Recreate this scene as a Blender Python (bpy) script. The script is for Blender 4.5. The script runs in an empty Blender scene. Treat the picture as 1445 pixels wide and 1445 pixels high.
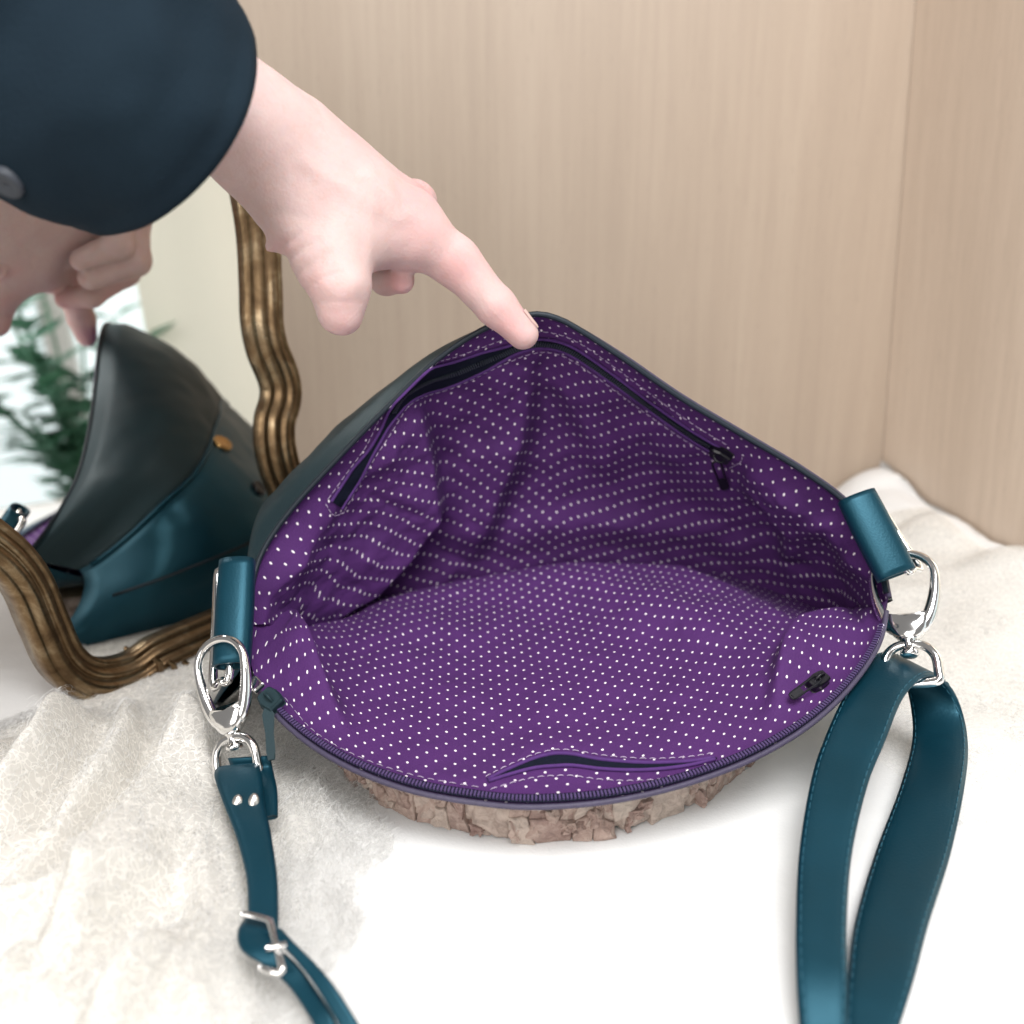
import bpy, math, random
import numpy as np
from mathutils import Vector, Matrix, noise as mnoise
from mathutils.bvhtree import BVHTree

random.seed(7); RNG = np.random.default_rng(7)
scn = bpy.context.scene
COL = scn.collection

# ------------------------------------------------------------------ camera
PITCH = math.radians(17.0); FPX = 1300.0; CAM = np.array([0, 0, .2163])
FW = np.array([0, math.cos(PITCH), -math.sin(PITCH)])
UP = np.array([0, math.sin(PITCH), math.cos(PITCH)])
RT = np.array([1.0, 0, 0])
cd = bpy.data.cameras.new('Camera'); cam = bpy.data.objects.new('Camera', cd); COL.objects.link(cam)
cam.location = CAM; cam.rotation_euler = (math.pi/2 - PITCH, 0, 0)
cd.sensor_width = 36; cd.lens = 36*FPX/1445; cd.clip_start = .01; cd.clip_end = 50
cd.dof.use_dof = True; cd.dof.focus_distance = .37; cd.dof.aperture_fstop = 6.5
scn.camera = cam
scn.view_settings.view_transform = 'Standard'; scn.view_settings.look = 'None'
scn.view_settings.exposure = 0.0; scn.view_settings.gamma = 1

# ------------------------------------------------------------------ world + lights (indoor: overhead key, added front fill)
wd = bpy.data.worlds.new('World'); scn.world = wd; wd.use_nodes = True
bg = wd.node_tree.nodes['Background']; bg.inputs[0].default_value = (1.0, .975, .95, 1); bg.inputs[1].default_value = .24

def area(name, loc, target, sx, sy, power, col):
    l = bpy.data.lights.new(name, 'AREA'); l.shape = 'RECTANGLE'; l.size = sx; l.size_y = sy
    l.energy = power; l.color = col
    o = bpy.data.objects.new(name, l); COL.objects.link(o); o.location = loc
    o.rotation_euler = (Vector(target)-Vector(loc)).to_track_quat('-Z', 'Y').to_euler()
    return o
area('overhead_key', (.14, -.03, .80), (.06, .28, .0), .50, .42, 9.3, (1.0, .99, .98))  # unseen overhead key lamp, set apart from the window
area('front_fill', (-.30, -.50, .45), (0.12, .45, .10), .6, .6, 5.6, (1.0, .97, .94))  # fill lamp added on the camera side to brighten the back lining

# ------------------------------------------------------------------ helpers
def W(x, y, d):
    return CAM + d*(FW + RT*(x-722.5)/FPX - UP*(y-722.5)/FPX)
def proj(X):
    v = np.asarray(X) - CAM; d = v @ FW
    return np.stack([722.5+FPX*(v @ RT)/d, 722.5-FPX*(v @ UP)/d, d], -1)
def ray(x, y):
    d = FW + RT*(x-722.5)/FPX - UP*(y-722.5)/FPX
    return d/np.linalg.norm(d)
def nrm(v):
    v = np.asarray(v, float); return v/np.linalg.norm(v)
def smooth01(a, b, x):
    t = np.clip((x-a)/(b-a), 0, 1); return t*t*(3-2*t)

def empty(name, loc=(0, 0, 0)):
    o = bpy.data.objects.new(name, None); COL.objects.link(o); o.location = loc; o.empty_display_size = .02; return o
def tag(o, label=None, cat=None, group=None, kind=None):
    if label: o['label'] = label
    if cat: o['category'] = cat
    if group: o['group'] = group
    if kind: o['kind'] = kind
    return o
def mesh(name, verts, faces, mat, parent=None, smooth=True, uv=None):
    me = bpy.data.meshes.new(name)
    verts = np.asarray(verts, float)
    me.from_pydata(verts.tolist(), [], [tuple(int(i) for i in f) for f in faces])
    if smooth: me.polygons.foreach_set('use_smooth', [True]*len(me.polygons))
    if uv is not None:
        l = me.uv_layers.new(name='UVMap')
        li = np.empty(len(me.loops), int); me.loops.foreach_get('vertex_index', li)
        l.data.foreach_set('uv', np.asarray(uv)[li].ravel())
    me.materials.append(mat); me.update()
    o = bpy.data.objects.new(name, me); COL.objects.link(o)
    if parent is not None:
        o.parent = parent; o.matrix_parent_inverse = parent_inv(parent)
    return o
def parent_inv(p):
    """things sit at their base; parts are built in world space, sub-parts under identity parts"""
    return Matrix.Translation(p.location).inverted() if p.parent is None else Matrix.Identity(4)
def grid_faces(n, m, closed_i=False, closed_j=False, off=0):
    F = []
    for i in range(n if closed_i else n-1):
        for j in range(m if closed_j else m-1):
            a = i*m+j; b = ((i+1) % n)*m+j; c = ((i+1) % n)*m+(j+1) % m; d = i*m+(j+1) % m
            F.append((off+a, off+b, off+c, off+d))
    return F
class MB:
    def __init__(s): s.v = []; s.f = []; s.n = 0
    def add(s, v, f):
        v = np.asarray(v, float); s.v.append(v); s.f += [tuple(i+s.n for i in q) for q in f]; s.n += len(v)
    def build(s, name, mat, parent=None, smooth=True):
        return mesh(name, np.concatenate(s.v), s.f, mat, parent, smooth)
def catmull(P, n, closed=False):
    P = np.asarray(P, float)
    if closed: Q = np.vstack([P[-1], P, P[0], P[1]]); m = len(P)
    else: Q = np.vstack([2*P[0]-P[1], P, 2*P[-1]-P[-2]]); m = len(P)-1
    out = []
    for i in range(m):
        p0, p1, p2, p3 = Q[i:i+4]
        t = np.linspace(0, 1, 24, endpoint=False)[:, None]
        out.append(.5*((2*p1)+(-p0+p2)*t+(2*p0-5*p1+4*p2-p3)*t**2+(-p0+3*p1-3*p2+p3)*t**3))
    out = np.vstack(out+([] if closed else [P[-1:]]))
    if closed: out = np.vstack([out, out[:1]])
    L = np.r_[0, np.cumsum(np.linalg.norm(np.diff(out[:, :3], axis=0), axis=1))]
    q = np.linspace(0, L[-1], n+1)[:-1] if closed else np.linspace(0, L[-1], n)
    return np.stack([np.interp(q, L, out[:, k]) for k in range(out.shape[1])], 1)
def resample(P, n):
    P = np.asarray(P, float); L = np.r_[0, np.cumsum(np.linalg.norm(np.diff(P, axis=0), axis=1))]
    q = np.linspace(0, L[-1], n); return np.stack([np.interp(q, L, P[:, k]) for k in range(P.shape[1])], 1)
def frames(P, closed=False, ref=None):
    P = np.asarray(P); T = np.roll(P, -1, 0)-np.roll(P, 1, 0)
    if not closed: T[0] = P[1]-P[0]; T[-1] = P[-1]-P[-2]
    T /= np.linalg.norm(T, axis=1)[:, None]+1e-12
    N = np.zeros_like(P)
    if ref is None:
        r = np.array([.13, .31, .94]); 
    else: r = np.asarray(ref, float)
    for i in range(len(P)):
        if ref is not None and r.ndim == 2: rr = r[i]
        else: rr = r
        v = rr-T[i]*(rr @ T[i])
        if np.linalg.norm(v) < 1e-6: v = N[i-1]
        N[i] = v/np.linalg.norm(v)
        if ref is None: r = N[i]
    B = np.cross(T, N); return T, N, B
def tube(mb, P, r, seg=8, closed=False, ref=None, prof=None, cap=True):
    P = np.asarray(P, float); n = len(P); T, N, B = frames(P, closed, ref)
    r = np.broadcast_to(np.asarray(r, float), (n,))
    if prof is None:
        a = np.linspace(0, 2*math.pi, seg, endpoint=False); prof = np.stack([np.cos(a), np.sin(a)], 1)
    m = len(prof)
    V = P[:, None]+r[:, None, None]*(prof[None, :, 0, None]*N[:, None]+prof[None, :, 1, None]*B[:, None])
    F = grid_faces(n, m, closed, True)
    if not closed and cap: F += [tuple(range(m))[::-1], tuple((n-1)*m+j for j in range(m))]
    mb.add(V.reshape(-1, 3), F)
def ribbon(A, B, th, nw=7, n=120):
    """strap from two edge polylines, real thickness, rounded edges"""
    A = catmull(A, n); B = catmull(B, n)
    C = (A+B)/2; T = np.gradient(C, axis=0); T /= np.linalg.norm(T, axis=1)[:, None]
    X = B-A; w = np.linalg.norm(X, axis=1); X = X/w[:, None]
    N = np.cross(X, T); N /= np.linalg.norm(N, axis=1)[:, None]
    prof = []
    us = np.linspace(-1, 1, nw)
    for u in us: prof.append((u, 1 - .55*abs(u)**8))
    for u in us[::-1]: prof.append((u, -1 + .55*abs(u)**8))
    prof = np.array(prof); m = len(prof)
    V = C[:, None]+prof[None, :, 0, None]*(w/2)[:, None, None]*X[:, None]+prof[None, :, 1, None]*th/2*N[:, None]
    F = grid_faces(n, m, False, True)+[tuple(range(m))[::-1], tuple((n-1)*m+j for j in range(m))]
    return V.reshape(-1, 3), F, C, X, N, w
def box_v(c, ax, ay, az, sx, sy, sz):
    c = np.asarray(c, float); V = []
    for i in (-1, 1):
        for j in (-1, 1):
            for k in (-1, 1): V.append(c+i*sx/2*ax+j*sy/2*ay+k*sz/2*az)
    F = [(0, 1, 3, 2), (4, 6, 7, 5), (0, 4, 5, 1), (2, 3, 7, 6), (0, 2, 6, 4), (1, 5, 7, 3)]
    return np.array(V), F
def bevel(o, w, seg=2):
    m = o.modifiers.new('bevel', 'BEVEL'); m.width = w; m.segments = seg; m.limit_method = 'ANGLE'; return o
def ellipsoid(c, ax, ay, az, n=10, m=14):
    V = []; 
    for i in range(n+1):
        th = math.pi*i/n
        for j in range(m):
            ph = 2*math.pi*j/m
            V.append(c+ax*math.sin(th)*math.cos(ph)+ay*math.sin(th)*math.sin(ph)+az*math.cos(th))
    return np.array(V), grid_faces(n+1, m, False, True)

# ------------------------------------------------------------------ materials
def mat(name, col=(.5, .5, .5), rough=.5, metal=0, **kw):
    m = bpy.data.materials.new(name); m.use_nodes = True; b = m.node_tree.nodes['Principled BSDF']
    b.inputs['Base Color'].default_value = (*col, 1); b.inputs['Roughness'].default_value = rough; b.inputs['Metallic'].default_value = metal
    for k, v in kw.items(): b.inputs[k].default_value = v
    return m
class NT:
    def __init__(s, m): s.m = m; s.t = m.node_tree; s.b = s.t.nodes['Principled BSDF']
    def n(s, ty, **kw):
        q = s.t.nodes.new(ty)
        for k, v in kw.items():
            if k.startswith('i_'): q.inputs[k[2:].replace('_', ' ')].default_value = v
            else: setattr(q, k, v)
        return q
    def l(s, a, b): s.t.links.new(a, b)
    def math(s, op, a, b=None, c=None):
        q = s.n('ShaderNodeMath', operation=op)
        for i, x in enumerate((a, b, c)):
            if x is None: continue
            if isinstance(x, (int, float)): q.inputs[i].default_value = x
            else: s.l(x, q.inputs[i])
        return q.outputs[0]
    def noise(s, vec, scale, detail=3, rough=.5, dist=0):
        q = s.n('ShaderNodeTexNoise'); q.inputs['Scale'].default_value = scale; q.inputs['Detail'].default_value = detail
        q.inputs['Roughness'].default_value = rough; q.inputs['Distortion'].default_value = dist
        if vec is not None: s.l(vec, q.inputs['Vector'])
        return q.outputs['Fac']
    def ramp(s, fac, stops):
        q = s.n('ShaderNodeValToRGB'); e = q.color_ramp.elements
        while len(e) < len(stops): e.new(.5)
        for k, (p, c) in enumerate(stops): e[k].position = p; e[k].color = (*c, 1)
        s.l(fac, q.inputs[0]); return q.outputs[0]
    def mix(s, fac, a, b, mode='MIX'):
        q = s.n('ShaderNodeMix', data_type='RGBA', blend_type=mode)
        for k, x in ((0, fac), (6, a), (7, b)):
            if isinstance(x, (int, float)): q.inputs[k].default_value = x
            elif isinstance(x, tuple): q.inputs[k].default_value = (*x, 1)
            else: s.l(x, q.inputs[k])
        return q.outputs[2]
    def bump(s, h, strength, dist):
        q = s.n('ShaderNodeBump'); q.inputs['Strength'].default_value = strength; q.inputs['Distance'].default_value = dist
        s.l(h, q.inputs['Height']); s.l(q.outputs[0], s.b.inputs['Normal']); return q
    def obj(s, scale=None):
        tc = s.n('ShaderNodeTexCoord').outputs['Object']
        if scale is None: return tc
        mp = s.n('ShaderNodeMapping'); mp.inputs['Scale'].default_value = scale; s.l(tc, mp.inputs[0]); return mp.outputs[0]

def m_wood(name, c1, c2, c3):
    m = mat(name, c2, .5); t = NT(m)
    v = t.obj((1, 1, .035)); n1 = t.noise(v, 160, 5, .65, .3); n2 = t.noise(t.obj((1, 1, .06)), 14, 3, .5, .4)
    n3 = t.noise(t.obj((1, 1, .09)), 620, 2, .6)
    f = t.math('ADD', t.math('MULTIPLY', n1, .5), t.math('MULTIPLY', n2, .5))
    c = t.ramp(f, [(.36, c1), (.5, c2), (.64, c3)])
    c = t.mix(t.math('MULTIPLY', t.math('LESS_THAN', n3, .36), .22), c, tuple(x*.72 for x in c1))
    t.l(c, t.b.inputs['Base Color']); t.bump(n1, .12, .0006); return m
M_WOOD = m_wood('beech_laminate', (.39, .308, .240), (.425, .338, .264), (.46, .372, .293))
M_WOOD_LIT = m_wood('beech_laminate_lit', (.62, .505, .405), (.67, .55, .445), (.72, .60, .49))  # same laminate lightened, putting the side wall's stronger light into its colour

def m_lining():
    m = mat('dotted_lining', (.1, .03, .2), .85); t = NT(m)
    uv = t.n('ShaderNodeUVMap').outputs[0]
    mp = t.n('ShaderNodeMapping'); mp.inputs['Scale'].default_value = (1/.0053, 1/.0053, 1); mp.inputs['Rotation'].default_value = (0, 0, math.radians(41)); t.l(uv, mp.inputs[0])
    fr = t.n('ShaderNodeVectorMath', operation='FRACTION'); t.l(mp.outputs[0], fr.inputs[0])
    su = t.n('ShaderNodeVectorMath', operation='SUBTRACT'); t.l(fr.outputs[0], su.inputs[0]); su.inputs[1].default_value = (.5, .5, 0)
    ml = t.n('ShaderNodeVectorMath', operation='MULTIPLY'); t.l(su.outputs[0], ml.inputs[0]); ml.inputs[1].default_value = (1, 1, 0)
    ln = t.n('ShaderNodeVectorMath', operation='LENGTH'); t.l(ml.outputs[0], ln.inputs[0])
    mr = t.n('ShaderNodeMapRange', interpolation_type='SMOOTHSTEP'); mr.inputs[1].default_value = .080; mr.inputs[2].default_value = .118; mr.inputs[3].default_value = 1; mr.inputs[4].default_value = 0
    t.l(ln.outputs['Value'], mr.inputs[0])
    v = t.obj(); big = t.noise(v, 45, 3, .6); fine = t.noise(v, 900, 3, .7)
    base = t.mix(big, (.041, .0055, .078), (.070, .0105, .120))
    base = t.mix(t.math('MULTIPLY', fine, .22), base, (.12, .035, .20))
    c = t.mix(mr.outputs[0], base, (.86, .80, .84))
    t.l(c, t.b.inputs['Base Color'])
    wv = t.n('ShaderNodeTexVoronoi'); wv.inputs['Scale'].default_value = 1500; t.l(v, wv.inputs[0])
    h = t.math('ADD', t.math('MULTIPLY', wv.outputs['Distance'], .4), t.noise(v, 160, 4, .6))
    t.bump(h, .35, .0012)
    return m
M_LIN = m_lining()
def m_plain_cloth(name, col, rough=.85):
    m = mat(name, col, rough); t = NT(m); v = t.obj(); n = t.noise(v, 500, 3, .6)
    t.l(t.mix(n, tuple(x*.7 for x in col), tuple(min(1, x*1.3) for x in col)), t.b.inputs['Base Color']); t.bump(n, .3, .0006); return m
M_PURPLE = m_plain_cloth('purple_cotton', (.07, .02, .14))
M_TAPE = m_plain_cloth('navy_zip_tape', (.008, .010, .020), .7)
M_TAPE.node_tree.nodes['Principled BSDF'].inputs['Specular IOR Level'].default_value = .08
M_THREAD = m_plain_cloth('pale_thread', (.42, .33, .48), .7)
M_TTHREAD = m_plain_cloth('teal_thread', (.012, .095, .145), .5)

def m_leather(name, c1, c2, rough=.36, tint=(.35, .78, 1), spec=.6):
    m = mat(name, c1, rough); t = NT(m); v = t.obj()
    n = t.noise(v, 26, 4, .6, .2); f = t.noise(v, 700, 3, .6)
    t.l(t.mix(n, c1, c2), t.b.inputs['Base Color'])
    t.l(t.math('ADD', t.math('MULTIPLY', n, .18), rough-.09), t.b.inputs['Roughness'])
    t.b.inputs['Specular Tint'].default_value = (*tint, 1); t.b.inputs['Specular IOR Level'].default_value = spec
    vo = t.n('ShaderNodeTexVoronoi'); vo.inputs['Scale'].default_value = 1100; t.l(v, vo.inputs[0])
    t.bump(t.math('ADD', vo.outputs['Distance'], t.math('MULTIPLY', f, .6)), .09, .0004)
    return m
M_LEA = m_leather('teal_leather', (.0012, .014, .022), (.0018, .031, .052), .42, (.30, .76, 1), .75)
M_LEB = m_leather('dark_teal_leather', (.005, .014, .018), (.007, .026, .033), .55, (.8, .95, 1), .4)
M_EDGE = m_leather('dark_edge_leather', (.006, .012, .020), (.012, .02, .03), .5, (1, 1, 1), .35)
M_PIPE = m_plain_cloth('violet_grey_piping', (.055, .045, .085), .55)
M_TEETH = mat('dark_violet_zip_teeth', (.09, .06, .16), .32, .2)
M_BLACK = mat('black_enamel_metal', (.004, .004, .008), .38, .0)
def m_metal(name, col, rough):
    m = mat(name, col, rough, 1); t = NT(m); n = t.noise(t.obj(), 260, 3)
    t.l(t.math('ADD', t.math('MULTIPLY', n, .12), rough-.04), t.b.inputs['Roughness']); return m
M_CHROME = m_metal('polished_nickel', (.86, .85, .84), .10)
M_RIVET = m_metal('satin_nickel', (.72, .68, .64), .3)
M_BRASS = m_metal('aged_brass_button', (.50, .30, .12), .35)
def m_bronze():
    m = mat('aged_bronze_gilt', (.2, .12, .06), .38, 1.0); t = NT(m); v = t.obj()
    n = t.noise(v, 70, 5, .65, .4); k = t.noise(v, 22, 3, .6)
    c = t.ramp(n, [(.3, (.10, .065, .036)), (.5, (.23, .155, .085)), (.72, (.46, .37, .24))])
    c = t.mix(t.math('MULTIPLY', k, .45), c, (.12, .07, .038)); t.l(c, t.b.inputs['Base Color'])
    t.l(t.ramp(n, [(.3, (.46, .46, .46)), (.7, (.26, .26, .26))]), t.b.inputs['Roughness']); t.bump(n, .3, .0012); return m
M_BRONZE = m_bronze()
M_BACK = mat('dark_mirror_back', (.03, .022, .018), .7)
M_GLASS = mat('silvered_mirror', (.90, .90, .88), .015, 1)

def m_cloth(name, col, lace=False):
    m = mat(name, col, .9); t = NT(m); v = t.obj(); n = t.noise(v, 60, 4, .6); f = t.noise(v, 700, 3, .7)
    t.l(t.mix(n, tuple(x*.93 for x in col), col), t.b.inputs['Base Color'])
    t.b.inputs['Subsurface Weight'].default_value = .0
    if lace:                                            # sheer net: fine veil plus a swirling pattern of denser threads
        at = t.n('ShaderNodeAttribute', attribute_name='border').outputs['Fac']
        dn = t.n('ShaderNodeTexNoise'); dn.inputs['Scale'].default_value = 110; dn.inputs['Detail'].default_value = 2; t.l(v, dn.inputs['Vector'])
        ad = t.n('ShaderNodeVectorMath', operation='MULTIPLY_ADD'); t.l(dn.outputs['Color'], ad.inputs[0]); ad.inputs[1].default_value = (.014, .014, .014); t.l(v, ad.inputs[2])
        def strands(scale, w):
            q = t.n('ShaderNodeTexVoronoi', feature='DISTANCE_TO_EDGE'); q.inputs['Scale'].default_value = scale; t.l(ad.outputs[0], q.inputs[0])
            mr = t.n('ShaderNodeMapRange', interpolation_type='SMOOTHSTEP'); mr.inputs[1].default_value = w*.4; mr.inputs[2].default_value = w; mr.inputs[3].default_value = 1; mr.inputs[4].default_value = 0
            t.l(q.outputs['Distance'], mr.inputs[0]); return mr.outputs[0]
        net = t.math('MAXIMUM', strands(260, .11), t.math('MULTIPLY', strands(620, .16), .7))
        veil = t.math('MULTIPLY_ADD', at, -.61, .62)
        al = t.math('MAXIMUM', veil, t.math('MULTIPLY', net, t.math('MULTIPLY_ADD', at, -.80, .95)))
        col_n = t.mix(n, tuple(x*.96 for x in col), col).node.outputs[2]
        nt = t.t; df = t.n('ShaderNodeBsdfDiffuse'); tl = t.n('ShaderNodeBsdfTranslucent'); tp = t.n('ShaderNodeBsdfTransparent')
        t.l(col_n, df.inputs[0]); t.l(col_n, tl.inputs[0])
        m1 = t.n('ShaderNodeMixShader'); m1.inputs[0].default_value = .22; t.l(df.outputs[0], m1.inputs[1]); t.l(tl.outputs[0], m1.inputs[2])
        m2 = t.n('ShaderNodeMixShader'); t.l(al, m2.inputs[0]); t.l(tp.outputs[0], m2.inputs[1]); t.l(m1.outputs[0], m2.inputs[2])
        t.l(m2.outputs[0], nt.nodes['Material Output'].inputs[0])
    else:
        t.bump(t.math('ADD', n, t.math('MULTIPLY', f, .5)), .25, .0015)
    return m
M_CLOTH = m_cloth('white_cotton_cloth', (.84, .84, .835))
M_LACE = m_cloth('ivory_lace', (.93, .905, .855), True)
M_LACEU = m_cloth('ivory_lining_cloth', (.70, .65, .58))
M_LTHREAD = m_plain_cloth('ivory_lace_thread', (.88, .855, .81), .8)
M_TABLE = m_wood('table_board', (.3, .22, .15), (.36, .27, .19), (.42, .32, .23))

def m_bark():
    m = mat('flaky_bark', (.4, .3, .25), .85); t = NT(m); v = t.obj()
    rnd = t.n('ShaderNodeObjectInfo').outputs['Random']
    n = t.noise(v, 170, 6, .75, 1.2)
    c = t.ramp(n, [(.28, (.035, .020, .017)), (.42, (.21, .125, .105)), (.54, (.40, .29, .245)), (.72, (.60, .50, .43))])
    c2 = t.ramp(rnd, [(0, (.22, .125, .105)), (.35, (.48, .37, .315)), (.7, (.31, .205, .18)), (1, (.66, .58, .50))])
    t.l(t.mix(.55, c, c2), t.b.inputs['Base Color']); t.bump(n, .7, .002); return m
M_BARK = m_bark()
M_BARKD = m_plain_cloth('dark_bark_crevice', (.075, .045, .038), .9)
def m_rings():
    m = mat('slice_end_grain', (.55, .42, .28), .8); t = NT(m); v = t.obj()
    ln = t.n('ShaderNodeVectorMath', operation='LENGTH'); t.l(v, ln.inputs[0])
    s = t.math('SINE', t.math('MULTIPLY', t.math('ADD', ln.outputs['Value'], t.math('MULTIPLY', t.noise(v, 20), .012)), 1500))
    t.l(t.mix(t.math('MULTIPLY_ADD', s, .5, .5), (.50, .36, .22), (.62, .49, .33)), t.b.inputs['Base Color']); return m
M_RINGS = m_rings()

def m_skin():
    m = mat('pale_skin', (.72, .5, .44), .62); t = NT(m); v = t.obj()
    at = t.n('ShaderNodeAttribute', attribute_name='blush').outputs['Fac']
    n = t.noise(v, 75, 5, .75); f = t.noise(v, 900, 3, .6); fl = t.noise(v, 240, 3, .6)
    c = t.mix(n, (.545, .365, .345), (.655, .515, .50)); c = t.mix(at, c, (.62, .35, .345))
    c = t.mix(t.math('MULTIPLY', t.math('GREATER_THAN', fl, .60), .14), c, (.62, .33, .27))
    t.l(c, t.b.inputs['Base Color'])
    t.b.inputs['Specular IOR Level'].default_value = .3; t.b.inputs['Subsurface Weight'].default_value = .35; t.b.inputs['Subsurface Radius'].default_value = (1, .35, .2); t.b.inputs['Subsurface Scale'].default_value = .004
    vo = t.n('ShaderNodeTexVoronoi'); vo.inputs['Scale'].default_value = 800; t.l(v, vo.inputs[0])
    t.bump(t.math('ADD', vo.outputs['Distance'], f), .15, .0006); return m
M_SKIN = m_skin()
M_NAIL = mat('finger_nail', (.66, .46, .43), .35)
def m_sleeve():
    m = mat('dark_navy_knit', (.010, .024, .040), .9); t = NT(m); v = t.obj(); n = t.noise(v, 30, 4); f = t.noise(v, 800, 2)
    t.l(t.mix(n, (.004, .012, .021), (.007, .018, .029)), t.b.inputs['Base Color']); t.bump(f, .3, .0008)
    t.b.inputs['Specular IOR Level'].default_value = .2; return m
M_SLEEVE = m_sleeve()
M_BUTTON = mat('grey_button', (.035, .042, .055), .6)

# ================================================================== SETTING
BW_Y = .70                                             # back wall
cx0 = .292; cx1 = .262                                  # cabinet corner leans a little
H = .62
def quad_panel(name, P00, P10, P11, P01, m, thick_dir):
    n = 8; V = []
    for i in range(n+1):
        for j in range(n+1):
            a, b = i/n, j/n
            V.append((1-a)*(1-b)*P00+a*(1-b)*P10+a*b*P11+(1-a)*b*P01)
    V = np.array(V); k = len(V); F = grid_faces(n+1, n+1)
    V2 = V+thick_dir; 
    F = F+[tuple(i+k for i in f[::-1]) for f in F]
    ring = [i*(n+1) for i in range(n+1)]+[n*(n+1)+j for j in range(1, n+1)]+[i*(n+1)+n for i in range(n-1, -1, -1)]+[j for j in range(n-1, 0, -1)]
    F += [(ring[i], ring[(i+1) % len(ring)], ring[(i+1) % len(ring)]+k, ring[i]+k) for i in range(len(ring))]
    return mesh(name, np.vstack([V, V2]), F, m, None, False)
v3 = lambda *a: np.array(a, float)
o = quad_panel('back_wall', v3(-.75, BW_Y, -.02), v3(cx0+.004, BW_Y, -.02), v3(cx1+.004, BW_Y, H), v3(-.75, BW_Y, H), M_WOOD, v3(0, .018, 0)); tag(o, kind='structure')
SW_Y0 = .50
o = quad_panel('side_wall', v3(cx0, BW_Y-.001, -.02), v3(cx0+.028, SW_Y0, -.02), v3(cx1+.024, SW_Y0, H), v3(cx1, BW_Y-.001, H), M_WOOD_LIT, v3(.018, .002, 0)); tag(o, kind='structure')
o = quad_panel('table_top', v3(-.8, -.25, -.012), v3(.62, -.25, -.012), v3(.62, BW_Y+.01, -.012), v3(-.8, BW_Y+.01, -.012), M_TABLE, v3(0, 0, -.025)); tag(o, kind='structure')

# ------------------------------------------------------------------ tablecloth
def vnoise(X, Y, s, seed=0, oct=3):
    out = np.empty(X.size)
    for i, (x, y) in enumerate(zip(X.ravel(), Y.ravel())):
        out[i] = mnoise.fractal(Vector((x*s, y*s, seed*7.3)), 1.0, 2.0, oct)
    return out.reshape(X.shape)
SL_C = np.array([.013, .389]); SL_R = .100; SL_H = .020
n, m = 170, 150
gx = np.linspace(-.55, .52, n); gy = np.linspace(.03, BW_Y-.004, m)
X, Y = np.meshgrid(gx, gy, indexing='ij')
rs = np.hypot(X-SL_C[0], Y-SL_C[1])
free = smooth01(SL_R-.005, SL_R+.05, rs)
soft = vnoise(X, Y, 13, 1, 2); fine = vnoise(X, Y, 60, 3, 2)
right = smooth01(.10, .26, X)*smooth01(.30, .55, Y)
ridge = np.abs(np.sin((X*1.5+Y*.55)*26+3*soft))
Z = free*(.0012*np.maximum(soft, -.6)+.0006*fine)
Z += right*(.004*ridge**1.5+.006*np.maximum(soft, 0)+.0003*fine)+right*smooth01(.55, .69, Y)*.010*np.exp(-((X-.29)/.05)**2)
Z += .026*np.exp(-((X-.305)/.055)**2)*smooth01(.36, .52, Y)*(1+.25*soft)+.008*np.exp(-((X-.262)/.04)**2-((Y-.66)/.06)**2)
Z = np.minimum(Z, .2)
xlim = cx0-.004+(BW_Y-Y)/(BW_Y-SW_Y0)*.028
Xc = np.where(Y > SW_Y0-.01, np.minimum(X, xlim-.002), X)
k = n*m
V = np.vstack([np.stack([Xc, Y, Z], -1).reshape(-1, 3), np.stack([Xc, Y, Z*0-.0095], -1).reshape(-1, 3)])
F = grid_faces(n, m); F = [f[::-1] for f in F]+[tuple(i+k for i in f) for f in F]
ring = [i*m for i in range(n)]+[(n-1)*m+j for j in range(1, m)]+[i*m+m-1 for i in range(n-2, -1, -1)]+[j for j in range(m-2, 0, -1)]
F += [(ring[i], ring[(i+1) % len(ring)], ring[(i+1) % len(ring)]+k, ring[i]+k) for i in range(len(ring))]
F = [f[::-1] for f in F]
o = mesh('tablecloth', V, F, M_CLOTH); tag(o, 'bright white cloth spread over the table under wood slice and bag', 'tablecloth')

# ------------------------------------------------------------------ mirror plane
AZ = math.radians(52); TI = math.radians(4.0)
MN = np.array([math.sin(AZ)*math.cos(TI), -math.cos(AZ)*math.cos(TI), math.sin(TI)])
MG = np.array([-.2, .45, 0])+.026*MN
def onmir(x, y, lift=0):
    d = ray(x, y); t = ((MG+lift*MN-CAM) @ MN)/(d @ MN); return CAM+t*d

# ------------------------------------------------------------------ wood slice
sl = empty('wood_slice', (SL_C[0], SL_C[1], 0)); tag(sl, 'round wood slice with flaky bark edge lying under the open bag', 'wood slice')
ang = np.linspace(0, 2*math.pi, 160, endpoint=False)
def slr(a): return SL_R*(1+.012*math.sin(3*a+1)+.010*math.sin(7*a)+.006*math.sin(15*a+2))
nz_ = 26; na_ = 720; V = []
for k in range(na_):
    a = 2*math.pi*k/na_; ca, sa = math.cos(a), math.sin(a)
    for j_ in range(nz_):
        u = j_/(nz_-1); z = .0006+(SL_H-.0004)*u
        wz = z+.004*mnoise.noise(Vector((ca*14, sa*14, z*90)))
        ds, _ = mnoise.voronoi(Vector((ca*SL_R*95, sa*SL_R*95, wz*70+1.2*mnoise.noise(Vector((ca*6, sa*6, 3))))))
        crack = min(1.0, (ds[1]-ds[0])*3.2)
        step = mnoise.cell(Vector((ca*SL_R*70, sa*SL_R*70, wz*130)))
        r = slr(a)-.0040+.0020*crack**.5+.0016*step+.0008*mnoise.fractal(Vector((ca*SL_R*260, sa*SL_R*260, z*260)), 1, 2, 3)-.0022*max(0, abs(u-.5)-.38)/.12
        V.append((SL_C[0]+r*ca, SL_C[1]+r*sa, z))
F = grid_faces(na_, nz_, True)
mesh('bark_core', V, F, M_BARK, sl)
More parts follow.
